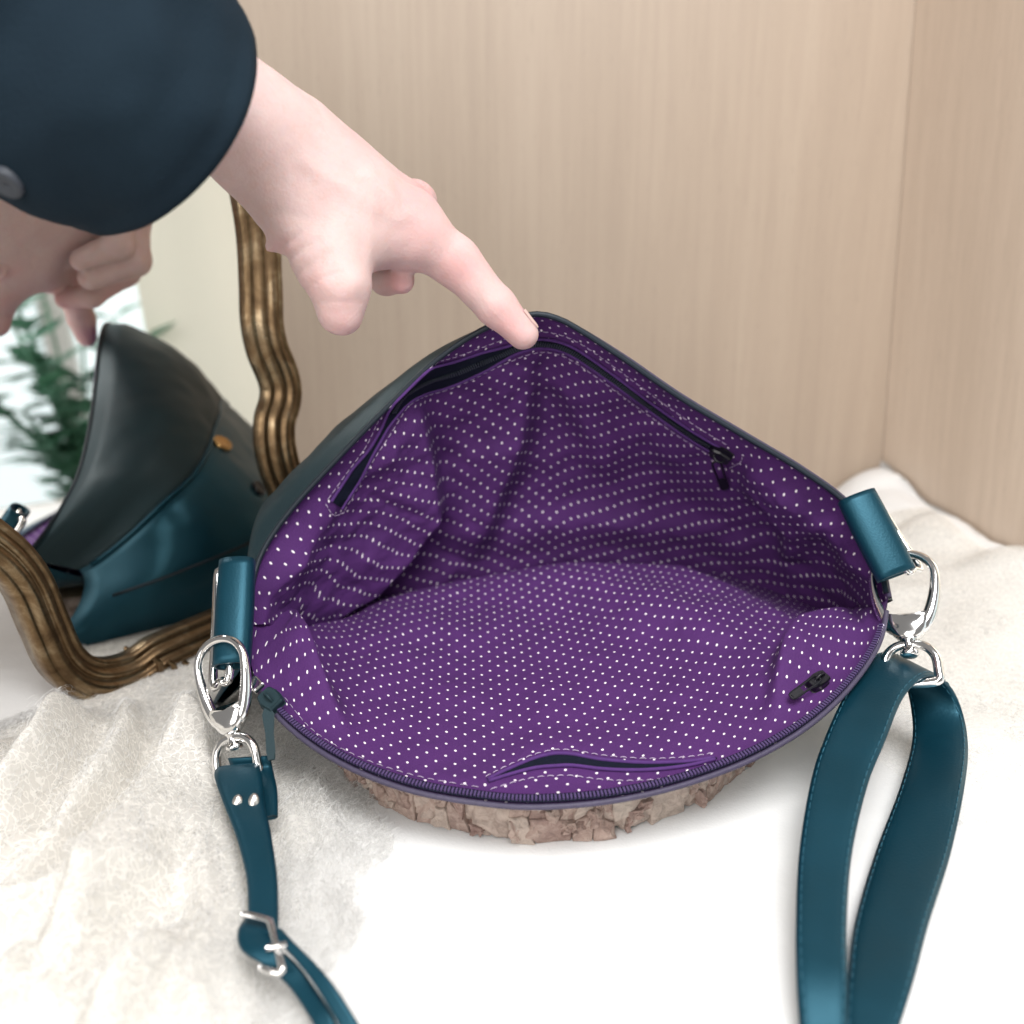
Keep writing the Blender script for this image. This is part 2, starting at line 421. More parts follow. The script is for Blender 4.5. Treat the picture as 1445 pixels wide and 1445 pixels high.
V = [(SL_C[0]+(slr(a)-.004)*math.cos(a)*q, SL_C[1]+(slr(a)-.004)*math.sin(a)*q, SL_H+.0004) for a in ang for q in (1, .6, .2)]
F = grid_faces(160, 3, True)+[tuple(i*3+2 for i in range(160))]
mesh('cut_face', V, F, M_RINGS, sl)
# separate plates of bark round the visible rim
rb = random.Random(5)
def plate(q, out, tz, ta):
    """q: four (angle, z) corners; a cracked, slightly tilted plate with broken edges"""
    pts = []
    for i in range(4):
        (a0, z0), (a1, z1) = q[i], q[(i+1) % 4]
        for t in (0, .37, .7):
            j = .0 if t == 0 else 1
            pts.append((a0+(a1-a0)*t+j*rb.uniform(-.009, .009), z0+(z1-z0)*t+j*rb.uniform(-.0010, .0010)))
    ca = sum(p[0] for p in pts)/12; cz = sum(p[1] for p in pts)/12; V = []
    jit = [rb.uniform(-.0006, .0006) for _ in pts]
    for sc, rr in ((1.0, -.005), (.985, out-.0005), (.93, out), (.45, out+rb.uniform(-.0008, .0012))):
        for (a, z), jj in zip(pts, jit):
            aa = ca+(a-ca)*sc; zz = min(max(cz+(z-cz)*sc, .0003), SL_H+.0010)
            r = slr(aa)-.004+rr+(tz*(zz-cz)+ta*(aa-ca)*SL_R+jj if rr > -.004 else 0)
            V.append((SL_C[0]+r*math.cos(aa), SL_C[1]+r*math.sin(aa), zz))
    return V, grid_faces(4, 12, False, True)+[tuple(36+i for i in range(12))]
a = math.radians(186); edge = [(a, 0), (a+.01, SL_H*.5), (a, SL_H)]
while a < math.radians(354):
    a += rb.uniform(.06, .19)
    zm = SL_H*rb.uniform(.28, .72)
    new = [(a+rb.uniform(-.02, .02), -.0005), (a+rb.uniform(-.02, .02), zm), (a+rb.uniform(-.02, .02), SL_H)]
    old = edge
    if rb.random() < .68:
        qs = [(old[0], new[0], new[1], old[1]), (old[1], new[1], new[2], old[2])]
    else:
        qs = [(old[0], new[0], new[2], old[2])]
    for q in qs:
        g_ = .0016; ca = sum(p[0] for p in q)/4
        q = [(p[0]+(.0015 if p[0] < ca else -.0015), p[1]) for p in q]
        if rb.random() < .25: continue
        V, F = plate(q, rb.uniform(.0024, .0036), rb.uniform(-.16, .16), rb.uniform(-.10, .10))
        mesh('bark_plate', V, F, M_BARK, sl, False)
    edge = new
for k in range(40):                                     # thinner flakes lifting off the plates
    a = math.radians(rb.uniform(200, 340)); z = rb.uniform(.002, SL_H-.003); w = rb.uniform(.018, .05); hh = rb.uniform(.003, .008)
    q = [(a-w*rb.uniform(.6, 1), z-hh*rb.uniform(.2, .6)), (a+w*rb.uniform(.5, 1), z-hh*rb.uniform(.2, .6)), (a+w*rb.uniform(.4, 1), z+hh*.5), (a-w*rb.uniform(.3, 1), z+hh*.6)]
    V, F = plate(q, rb.uniform(.0030, .0044), rb.uniform(-.25, .25), rb.uniform(-.15, .15)); mesh('bark_flake', V, F, M_BARK, sl, False)

# ================================================================== HANDBAG
bag = empty('handbag', (.02, .38, .022)); tag(bag, 'open teal leather handbag with purple white-dotted lining lying on wood slice', 'handbag')
back_rim_px = [(351, 882, .392), (352, 848, .398), (368, 785, .407), (410, 722, .412), (480, 645, .411), (555, 568, .407), (620, 507, .403), (690, 463, .400), (750, 446, .399), (785, 451, .400), (820, 469, .402), (880, 508, .406), (960, 563, .410), (1050, 617, .412), (1135, 668, .412), (1200, 718, .410), (1238, 782, .402), (1253, 846, .392)]
front_rim_px = [(351, 882, .392), (353, 930, .382), (372, 983, .368), (420, 1034, .354), (490, 1079, .341), (580, 1113, .331), (680, 1131, .325), (760, 1136, .322), (860, 1128, .324), (960, 1106, .330), (1060, 1069, .339), (1140, 1022, .350), (1200, 966, .364), (1240, 905, .379), (1253, 846, .392)]
crease_px = [(405, 884, .448), (450, 866, .470), (520, 848, .495), (620, 832, .505), (760, 812, .508), (900, 800, .508), (1000, 806, .505), (1100, 838, .495), (1160, 862, .480), (1192, 880, .462)]
NS, NTT = 190, 96
def curve3(px, n): return catmull(np.array([W(*p) for p in px]), n)
RB = curve3(back_rim_px, NS); RF = curve3(front_rim_px, NS); KR = curve3(crease_px, NS)
KR[:, 2] = np.maximum(KR[:, 2], .027*np.sin(np.linspace(0, math.pi, NS))**.3+.004)
S = np.linspace(0, 1, NS)[:, None]; T = np.linspace(0, 1, NTT)[None, :]
ends = np.sin(math.pi*S)**.6
def normals(P):
    a = np.gradient(P, axis=0); b = np.gradient(P, axis=1); n = np.cross(a, b); return n/(np.linalg.norm(n, axis=2)[..., None]+1e-12)
def base_back(bulge):
    P = (1-T)[..., None]*RB[:, None]+T[..., None]*KR[:, None]
    b = bulge*ends*np.sin(math.pi*T**.85)**.9
    P = P+b[..., None]*nrm([0, .86, .5]); return P
def base_front():
    tt = T**.8
    P = (1-tt)[..., None]*RF[:, None]+tt[..., None]*KR[:, None]
    P[..., 2] += .004*np.sin(math.pi*np.clip(T*1.3, 0, 1))*ends
    return P
def seg_dist(Q, poly):
    """distance in Q's plane to polyline, signed side"""
    best = np.full(Q.shape[:-1], 1e9); sgn = np.zeros(Q.shape[:-1]); al = np.zeros(Q.shape[:-1])
    poly = np.array(poly, float); tot = len(poly)-1
    for i in range(tot):
        a, b = poly[i], poly[i+1]; ab = b-a; t = np.clip(((Q-a) @ ab)/(ab @ ab), 0, 1)
        c = a+t[..., None]*ab; d = np.linalg.norm(Q-c, axis=-1); k = d < best
        cr = ab[0]*(Q[..., 1]-a[1])-ab[1]*(Q[..., 0]-a[0])
        best = np.where(k, d, best); sgn = np.where(k, np.sign(cr), sgn); al = np.where(k, (i+t)/tot, al)
    return best, sgn, al
def fold(P, N, poly, amp, w1, w2, taper=True):
    q = proj(P)[..., :2]; d, s, al = seg_dist(q, poly)
    w = np.where(s > 0, w1, w2); a = amp*np.exp(-(d/w)**2)*smooth01(.015, .16, T)
    if taper: a = a*np.sin(math.pi*np.clip(al, .02, .98))**.5
    return P+a[..., None]*N
PB0 = base_back(.022); NB = normals(PB0)
if (NB[NS//2, NTT//2] @ (CAM-PB0[NS//2, NTT//2])) < 0: NB = -NB     # inward = towards the opening
PF0 = base_front(); NF = normals(PF0)
if NF[NS//2, NTT//2][2] < 0: NF = -NF
def wrinkle(P, N, s, amp, seed, edge):
    out = np.empty(P.shape[:2])
    for i in range(P.shape[0]):
        for j in range(P.shape[1]):
            p = P[i, j]; out[i, j] = mnoise.fractal(Vector((p[0]*s, p[1]*s*.7+seed, p[2]*s)), 1, 2, 3)
    return P+(amp*out*edge)[..., None]*N
edgeB = smooth01(0, .12, T)*np.ones_like(S); edgeF = smooth01(0, .15, T)*smooth01(1, .85, T)*np.ones_like(S)
PB = wrinkle(PB0, NB, 34, .0026, 3, edgeB*smooth01(1, .85, T)); PF = wrinkle(PF0, NF, 30, .0022, 9, edgeF)
PB = wrinkle(PB, NB, 95, .0009, 5, edgeB); PF = wrinkle(PF, NF, 95, .0007, 6, edgeF)
# folds of the lining (towards the inside of the bag)
PB = fold(PB, NB, [(575, 560), (588, 640), (598, 700), (560, 760), (500, 815), (440, 860), (395, 895)], .024, 125, 20)
PB = fold(PB, NB, [(745, 505), (725, 600), (690, 700), (650, 790)], .014, 60, 22)
PB = fold(PB, NB, [(770, 500), (830, 580), (870, 680)], .007, 26, 50)
PB = fold(PB, NB, [(900, 580), (980, 660), (1060, 720)], .006, 30, 60)
PB = fold(PB, NB, [(1045, 660), (1100, 690), (1130, 730), (1120, 790)], .014, 22, 40)
PB = fold(PB, NB, [(1110, 720), (1180, 740), (1240, 800)], .007, 22, 34)
PB = fold(PB, NB, [(1180, 790), (1215, 800), (1250, 815)], .005, 16, 20)
PB = fold(PB, NB, [(640, 750), (800, 735), (1000, 740), (1100, 790)], .006, 30, 22)
PB = fold(PB, NB, [(600, 690), (690, 640), (760, 640)], .004, 30, 22)
PB = fold(PB, NB, [(430, 800), (400, 780), (365, 800)], .006, 18, 22)
PB = fold(PB, NB, [(470, 560), (430, 740), (390, 850)], .003, 30, 30)
PF = fold(PF, NF, [(372, 880), (392, 895), (420, 935), (450, 985), (490, 1050)], .017, 60, 15)
PF = fold(PF, NF, [(1215, 872), (1180, 893), (1130, 912), (1110, 945), (1100, 1000), (1080, 1040)], .015, 15, 60)
PF = fold(PF, NF, [(860, 850), (980, 890), (1060, 930), (1090, 990)], .004, 26, 26)
PF = fold(PF, NF, [(690, 1096), (760, 1068), (860, 1068), (1000, 1062)], .0035, 20, 26)
PF = fold(PF, NF, [(700, 1100), (860, 1098), (1010, 1085)], .0020, 20, 20)
PF = fold(PF, NF, [(500, 870), (640, 850), (800, 826), (960, 826), (1080, 862)], .013, 44, 12)
PF[..., 2] = np.maximum(PF[..., 2], np.where(np.hypot(PF[..., 0]-SL_C[0], PF[..., 1]-SL_C[1]) < SL_R+.004, SL_H+.0055, .006))
def panel_uv(P):
    """near-isometric layout of the print: arc length along the width from the middle, arc length down each column"""
    seg = np.linalg.norm(np.diff(P, axis=1), axis=2); v = np.concatenate([np.zeros((NS, 1)), np.cumsum(seg, 1)], 1)
    sg = np.linalg.norm(np.diff(P, axis=0), axis=2); u = np.concatenate([np.zeros((1, NTT)), np.cumsum(sg, 0)], 0); u = u-u[NS//2]
    return np.stack([u, v], -1).reshape(-1, 2)
lin_b = mesh('back_lining', PB.reshape(-1, 3), grid_faces(NS, NTT), M_LIN, bag, True, panel_uv(.5*PB0+.5*PB))
lin_f = mesh('front_lining', PF.reshape(-1, 3), grid_faces(NS, NTT), M_LIN, bag, True, panel_uv(.5*PF0+.5*PF)+.013)
bvB = BVHTree.FromPolygons(PB.reshape(-1, 3).tolist(), grid_faces(NS, NTT)); bvF = BVHTree.FromPolygons(PF.reshape(-1, 3).tolist(), grid_faces(NS, NTT))
def cast(bv, x, y, lift=0.0):
    d = ray(x, y); loc, nn, _, _ = bv.ray_cast(Vector(CAM), Vector(d))
    if loc is None:
        loc, nn, _, _ = bv.find_nearest(Vector(W(x, y, .39)))
    nn = np.array(nn); 
    if nn @ d > 0: nn = -nn
    return np.array(loc)+lift*nn, nn
def cast_line(bv, px, n, lift=0.0, sm=3):
    q = catmull(np.array([(x, y, 0) for x, y in px]), n)
    r = [cast(bv, a[0], a[1]) for a in q]; L = np.array([a for a, b in r]); N = np.array([b for a, b in r])
    for _ in range(sm):
        L[1:-1] = .25*L[:-2]+.5*L[1:-1]+.25*L[2:]; N[1:-1] = .25*N[:-2]+.5*N[1:-1]+.25*N[2:]
    N /= np.linalg.norm(N, axis=1)[:, None]; return L+lift*N, N
def stitches(name, P, N, length, gap, r, m, parent):
    L = np.r_[0, np.cumsum(np.linalg.norm(np.diff(P, axis=0), axis=1))]; mb = MB(); q = 0
    f = lambda s: np.array([np.interp(s, L, P[:, k]) for k in range(3)])
    g = lambda s: np.array([np.interp(s, L, N[:, k]) for k in range(3)])
    while q+length < L[-1]:
        a, b = f(q), f(q+length); nn = g(q+length/2)
        tube(mb, np.array([a-.3*r*nn, a*.75+b*.25+.9*r*nn, (a+b)/2+1.1*r*nn, a*.25+b*.75+.9*r*nn, b-.3*r*nn]), np.array([.6, 1, 1, 1, .6])*r, 5); q += length+gap
    o = mb.build(name, m, parent); o['kind'] = 'stuff'; return o

# outer leather
PO = base_back(.030)
NO = normals(PO); 
if NO[NS//2, NTT//2][1] < 0: NO = -NO
lift = .0032*smooth01(0, .06, T)+.0*S
PO = PO+lift[..., None]*NO
PO = PO+(np.sin(math.pi*np.clip(T*1.25, 0, 1))**.8*smooth01(.0, .12, S)*smooth01(.52, .22, S)*.022)[..., None]*nrm([-.62, .30, .55])
low = smooth01(.55, 1, T)*ends
PO = PO+(low*.022)[..., None]*np.array([0, 1, .0])+(smooth01(.35, .8, T)*np.sin(math.pi*np.clip(S*1.0, 0, 1))**.25*smooth01(.45, .0, S)*.030)[..., None]*np.array([-1., .35, 0])
def keep_clear(P, gap=.016):
    d = (P-MG) @ MN; push = np.maximum(0, gap-d); return P+push[..., None]*MN
bt = smooth01(.45, 1.0, T)[..., None]
bot = KR[:, None]+np.concatenate([-.030*smooth01(.5, 0, S), .010+.045*ends-.058*smooth01(.26, 0, S), 0*S], -1)[:, None]; bot = np.repeat(bot, NTT, 1); bot[..., 2] = .005
PO = PO*(1-bt**1.5)+bot*bt**1.5+(np.sin(math.pi*bt)*.012)*np.array([-.25, .9, .25])*smooth01(0, .06, S)[..., None]*smooth01(1, .94, S)[..., None]
PO[..., 2] = np.maximum(PO[..., 2], .005)
PO = wrinkle(PO, NO, 22, .0022, 15, edgeB); PO = keep_clear(PO)
tS = .52; jS = int(tS*NTT)
# seam valley then base panel
gv = (-.0016*np.exp(-((T-tS)/.018)**2))*np.ones_like(S); PO = PO+gv[..., None]*NO
mesh('back_panel', PO[:, :jS+1].reshape(-1, 3), grid_faces(NS, jS+1), M_LEB, bag)
mesh('base_panel', PO[:, jS:].reshape(-1, 3), grid_faces(NS, NTT-jS), M_LEA, bag)
mb = MB(); tube(mb, PO[2:-2:2, jS]+.0006*NO[2:-2:2, jS], .0014, 7); mb.build('base_seam_piping', M_LEA, bag)
mb = MB(); tube(mb, PO[4:-4:2, min(NTT-2, jS+20)]+.0002*NO[4:-4:2, min(NTT-2, jS+20)], .0009, 7); mb.build('lower_seam', M_EDGE, bag)
# underside + front leather
PU = np.empty((NS, 40, 3))
E0 = PO[:, -1]
zfloor = lambda P: np.where(np.hypot(P[..., 0]-SL_C[0], P[..., 1]-SL_C[1]) < SL_R+.006, SL_H+.0012, .004)
for j in range(40):
    u = j/39; src = PF0[:, int((1-u)*(NTT-1))]
    PU[:, j] = src-np.array([0, 0, .0048*math.sin(math.pi*min(1, max(0, u)))**.3])
PU[:, 0] = E0; PU[:, 1] = .7*E0+.3*PU[:, 2]-np.array([0, 0, .002])
PU[..., 2] = np.maximum(PU[..., 2], zfloor(PU)); PU[:, -1] = RF+np.array([0, -.0004, -.0006])
mesh('front_panel', PU.reshape(-1, 3), grid_faces(NS, 40), M_LEA, bag)
# rim piping
mb = MB(); tube(mb, RB[::2]+np.array([0, .0008, .0006]), .0013, 8); mb.build('back_rim_piping', M_EDGE, bag)
outB = nrm([0, .5, .86])
RB2 = RB[int(NS*.49):]+.0012*NO[int(NS*.49):, 3]+np.array([0, .0016, .0002])
mb = MB(); tube(mb, RB2[::2], .0011*smooth01(-.05, .25, np.linspace(0, 1, len(RB2[::2]))), 8); mb.build('back_rim_binding', M_PIPE, bag)
mb = MB(); tube(mb, RF[14:-2:2]+np.array([0, -.0006, -.0004]), .0011, 8); mb.build('front_rim_piping', M_PIPE, bag)
# main zip: tape and teeth along the front rim
i0 = 22
A = RF[i0:-9]+np.array([0, -.0002, .0012]); B = RF[i0:-9]+.0032*np.array([nrm(q) for q in (KR*np.array([1,1,0])-RF*np.array([1,1,0]))])[i0:-9]+np.array([0, 0, .0022])
zip_main = None
V, F, C, Xd, Nd, wd_ = ribbon(A[::4], B[::4], .0006, 5, 160)
zip_main = mesh('main_zip_tape', V, F, M_TAPE, bag)
mb = MB(); Pz = resample(.55*A+.45*B, 400)
Lz = np.linalg.norm(np.diff(Pz, axis=0), axis=1).sum(); nz = int(Lz/.00135); Pz = resample(.62*A+.38*B, nz); Az = resample(A, nz); Bz = resample(B, nz)
for i in range(nz):
    ax = nrm(Pz[min(i+1, nz-1)]-Pz[max(i-1, 0)]); ay = nrm(Bz[i]-Az[i]); az = nrm(np.cross(ax, ay)); az = az if az[2] > 0 else -az; ay = np.cross(az, ax)
    V, F = box_v(Pz[i]+.0008*az, ax, ay, az, .00072, .0020, .0010); mb.add(V, F)
o = mb.build('zip_teeth', M_TEETH, zip_main, False); o['kind'] = 'stuff'
P_, N_ = cast_line(bvF, [(402, 985), (440, 1030), (500, 1066), (585, 1095), (680, 1112)], 60, .0002)
stitches('rim_stitching', P_, N_, .0026, .0016, .00018, M_THREAD, bag)

# zip slider with pull and end stop
def slider(name, c, ax, ay, az, L, Wd, m, parent):
    """ax along zip, ay across, az out"""
    st = [(-.5, .62), (-.42, .80), (-.1, 1.0), (.25, .92), (.5, .74)]
    V = []; 
    for z in (-.0016, .0014, .0024):
        for sgn in (1, -1):
            for (u, w) in (st if sgn == 1 else st[::-1]):
                k = .78 if z > .002 else 1
                V.append(c+ax*u*L*k+ay*sgn*w*Wd/2*k+az*z)
    F = grid_faces(3, 10, False, True)+[tuple(range(10))[::-1], tuple(20+i for i in range(10))]
    o = mesh(name, V, F, m, parent, False); bevel(o, .0003)
    mb = MB(); t = np.linspace(0, math.pi, 9)
    tube(mb, np.array([c+ax*(math.cos(q)*L*.26)+az*(.002+math.sin(q)*.0024) for q in t]), .0006, 6); mb.build('slider_bridge', m, o)
    return o
def pull(name, a, b, wdir, ndir, w0, w1, th, m, parent):
    ax = nrm(b-a); ay = nrm(wdir-ax*(wdir @ ax)); az = np.cross(ax, ay); L = np.linalg.norm(b-a)
    pr = [(0, .5*w0), (.12, w0), (.3, w0*.85), (.5, .6*(w0+w1)/2+.1*w0), (.85, w1), (1, w1*.7)]
    V = []
    for z in (-th/2, th/2):
        for sgn in (1, -1):
            for u, w in (pr if sgn == 1 else pr[::-1]): V.append(a+ax*u*L+ay*sgn*w/2+az*z)
    k = len(pr)*2; F = grid_faces(2, k, False, True)+[tuple(range(k))[::-1], tuple(k+i for i in range(k))]
    o = mesh(name, V, F, m, parent, False); bevel(o, th*.3); return o
def open_pull(name, a, b, wdir, w, r, m, parent):
    ax = nrm(b-a); ay = nrm(wdir-ax*(wdir @ ax)); az = np.cross(ax, ay); L = np.linalg.norm(b-a)
    q = [(0, .30), (.12, .5), (.5, .45), (.9, .42), (1, .25), (1, -.25), (.9, -.42), (.5, -.45), (.12, -.5), (0, -.30)]
    mb = MB(); tube(mb, catmull([a+ax*u*L+ay*v*w for u, v in q], 48, True), r, 7, True)
    V, F = box_v(a+ax*L*.80, ax, ay, az, L*.34, w*.8, r*1.4); mb.add(V, F); return mb.build(name, m, parent, False)
c = W(382, 988, .362); ax = nrm(W(410, 1018, .356)-W(360, 968, .367)); az = nrm(.6*np.array([0, -.55, .83])-.2*FW); az = nrm(az-ax*(az @ ax)); ay = np.cross(az, ax)
sl1 = slider('zip_slider', c, ax, ay, az, .0095, .0085, M_LEB, bag)
pull('zip_pull', W(378, 1000, .359), W(383, 1071, .350), RT, FW, .0036, .0024, .0014, M_LEB, sl1)
V, F = box_v(W(361, 966, .364), ax, ay, az, .0060, .0052, .0026); bevel(mesh('zip_end_stop', V, F, M_CHROME, bag, False), .0008, 3)

# inner zip pocket in the back lining
def pocket(bv, px_mid, halfw, n, lift, name, parent, bow=.0):
    q = catmull(np.array([(x, y, 0) for x, y in px_mid]), n)[:, :2]
    t = np.gradient(q, axis=0); t /= np.linalg.norm(t, axis=1)[:, None]; nn = np.stack([-t[:, 1], t[:, 0]], 1)
    u = np.linspace(0, 1, n); hw = np.interp(u, [a for a, b in halfw], [b for a, b in halfw])
    rows = []
    for k in np.linspace(-1, 1, 7):
        pts = q+nn*(hw*k)[:, None]; rows.append(np.array([cast(bv, *p)[0] for p in pts]))
    Nn = np.array([cast(bv, *p)[1] for p in q])
    for _ in range(4):
        Nn[1:-1] = .25*Nn[:-2]+.5*Nn[1:-1]+.25*Nn[2:]
        for r in rows: r[1:-1] = .25*r[:-2]+.5*r[1:-1]+.25*r[2:]
    Nn /= np.linalg.norm(Nn, axis=1)[:, None]
    rows = [r+lift*Nn for r in rows]
    V = np.stack(rows, 1).reshape(-1, 3); F = grid_faces(n, 7)
    tape = mesh(name, V, F, M_TAPE, parent)
    for r in (rows[0], rows[-1]):
        mb = MB(); tube(mb, r[::2]+.0001*Nn[::2], .00075, 6); mb.build('welt_edge', M_PURPLE, parent)
    return tape, rows, Nn
mid = [(474, 712), (500, 672), (528, 630), (548, 592), (566, 560), (600, 538), (645, 524), (700, 502), (740, 487), (775, 484), (810, 496), (860, 530), (920, 574), (975, 612), (1022, 640)]
tape, rows, Nn = pocket(bvB, mid, [(0, 9), (.08, 9), (.13, 4), (.19, 4), (.24, 11), (.34, 17), (.44, 13), (.5, 7), (.6, 6), (.8, 5), (1, 6)], 150, .0006, 'pocket_zip_tape', bag)
mb = MB(); ct = rows[3]; Lc = np.r_[0, np.cumsum(np.linalg.norm(np.diff(ct, axis=0), axis=1))]
for s in np.arange(Lc[-1]*.22, Lc[-1]*.97, .0011):
    i = int(np.searchsorted(Lc, s)); i = min(max(i, 1), len(ct)-2)
    p = np.array([np.interp(s, Lc, ct[:, k]) for k in range(3)]); ax = nrm(ct[i+1]-ct[i-1]); az = Nn[i]; ay = nrm(np.cross(az, ax))
    V, F = box_v(p+.0006*az, ax, ay, az, .00055, .0026, .0007); mb.add(V, F)
o = mb.build('pocket_zip_teeth', mat('gunmetal_teeth', (.05, .065, .075), .35, .4), tape, False); o['kind'] = 'stuff'
def off_line(px, off):
    q = catmull(np.array([(x, y, 0) for x, y in px]), 160)[:, :2]; t = np.gradient(q, axis=0); t /= np.linalg.norm(t, axis=1)[:, None]
    o_ = np.interp(np.linspace(0, 1, 160), [a for a, b in off], [b for a, b in off]); return q+np.stack([-t[:, 1], t[:, 0]], 1)*o_[:, None]
for off in ([(0, -14), (.13, -10), (.24, -15), (.34, -22), (.44, -19), (.6, -15), (1, -13)], [(0, 14), (.13, 9), (.24, 15), (.34, 21), (.44, 16), (.6, 12), (1, 12)]):
    q = off_line(mid, off); r = [cast(bvB, *p) for p in q]; P_ = np.array([a for a, b in r]); N_ = np.array([b for a, b in r])
    for _ in range(3): P_[1:-1] = .25*P_[:-2]+.5*P_[1:-1]+.25*P_[2:]
    stitches('pocket_stitching', P_+.0002*N_, N_, .0024, .0012, .00022, M_THREAD, bag)
for px in ([(459, 711), (470, 727), (486, 722)], [(1030, 660), (1046, 650), (1047, 640)]):
    P_, N_ = cast_line(bvB, px, 24, .0003, 0); stitches('pocket_stitching', P_, N_, .0022, .0008, .00024, M_THREAD, bag)
c, nn = cast(bvB, 1020, 637, .0022); c2 = cast(bvB, 990, 620, .0022)[0]; ax = nrm(c-c2); az = nrm(nn-ax*(nn @ ax)); ay = np.cross(az, ax)
sl2 = slider('pocket_slider', c, ax, ay, az, .0105, .0068, M_BLACK, bag)
pp = cast(bvB, 1017, 644, .004)[0]; pq = cast(bvB, 1026, 686, .0022)[0]
open_pull('pocket_pull', pp, pq, RT, .0040, .00055, M_BLACK, sl2)
# slip opening of the front pocket
mid2 = [(688, 1103), (720, 1090), (760, 1077), (800, 1073), (850, 1080), (910, 1083), (970, 1079), (1012, 1071)]
tape2, rows2, Nn2 = pocket(bvF, mid2, [(0, 1.5), (.15, 5), (.3, 9), (.45, 7), (.6, 6), (.8, 4), (1, 1)], 110, .0005, 'front_pocket_tape', bag)
for off in ([(0, -7), (.3, -15), (.6, -13), (1, -9)], [(0, 12), (.3, 22), (.6, 20), (1, 14)]):
    q = off_line(mid2, off); r = [cast(bvF, *p) for p in q]; P_ = np.array([a for a, b in r]); N_ = np.array([b for a, b in r])
    for _ in range(3): P_[1:-1] = .25*P_[:-2]+.5*P_[1:-1]+.25*P_[2:]
    stitches('front_pocket_stitching', P_+.0002*N_, N_, .0024, .0012, .0002, M_THREAD, bag)
c, nn = cast(bvF, 1152, 966, .002); c2 = cast(bvF, 1120, 986, .002)[0]; ax = nrm(c-c2); az = nrm(nn-ax*(nn @ ax)); ay = np.cross(az, ax)
sl3 = slider('front_pocket_slider', c, ax, ay, az, .0095, .0062, M_BLACK, bag)
open_pull('front_pocket_pull', c-.001*ax+.0030*az, c2+.0016*az-.003*ax, ay, .0034, .0005, M_BLACK, sl3)

# leather tabs at both ends
def tab(a, b, wv, nv, w, th, mname):
    ax = nrm(b-a); ay = nrm(wv-ax*(wv @ ax)); az = np.cross(ax, ay); L = np.linalg.norm(b-a)
    if az @ nv < 0: az = -az
    pr = []
    for q in np.linspace(0, 2*math.pi, 28, endpoint=False):
        cx, sy = math.cos(q), math.sin(q); pr.append((np.sign(cx)*abs(cx)**.75*w/2, np.sign(sy)*abs(sy)**.8*th/2))
    inn = [(x*.80, y*.66) for x, y in pr]
    V = []; nl = 15
    for i in range(nl):
        u = i/(nl-1); e = 1+.04*math.sin(u*math.pi)
        for x, y in pr: V.append(a+ax*u*L+ay*x*e+az*y*e)
    for i in range(nl):
        u = 1-i/(nl-1)
        for x, y in inn: V.append(a+ax*u*L+ay*x+az*y)
    return mesh('strap_tab', V, grid_faces(2*nl, 28, True, True), M_LEA, bag)
tab(W(335, 792, .388), W(327, 940, .368), RT, -FW, .0148, .0105, '')
tab(W(1208, 700, .404), W(1265, 812, .392), np.array([1., .1, .25]), -FW, .0170, .0110, '')
# square ring inside each tab
def rect_ring(a, b, side, r, name):
    ax = nrm(b-a); s = nrm(side-ax*(side @ ax))*np.linalg.norm(side)
    P = catmull([a, a*.5+b*.5, b, b+s*.5, b+s, b*.5+a*.5+s, a+s, a+s*.5], 64, True)
    mb = MB(); tube(mb, P, r, 8, True); return mb.build(name, M_CHROME, bag)
rect_ring(W(328, 800, .387), W(323, 956, .365), W(306, 900, .380)-W(326, 900, .374), .0018, 'tab_ring')
rect_ring(W(1222, 716, .403), W(1280, 806, .392), W(1296, 790, .402)-W(1278, 795, .394), .0014, 'tab_ring')

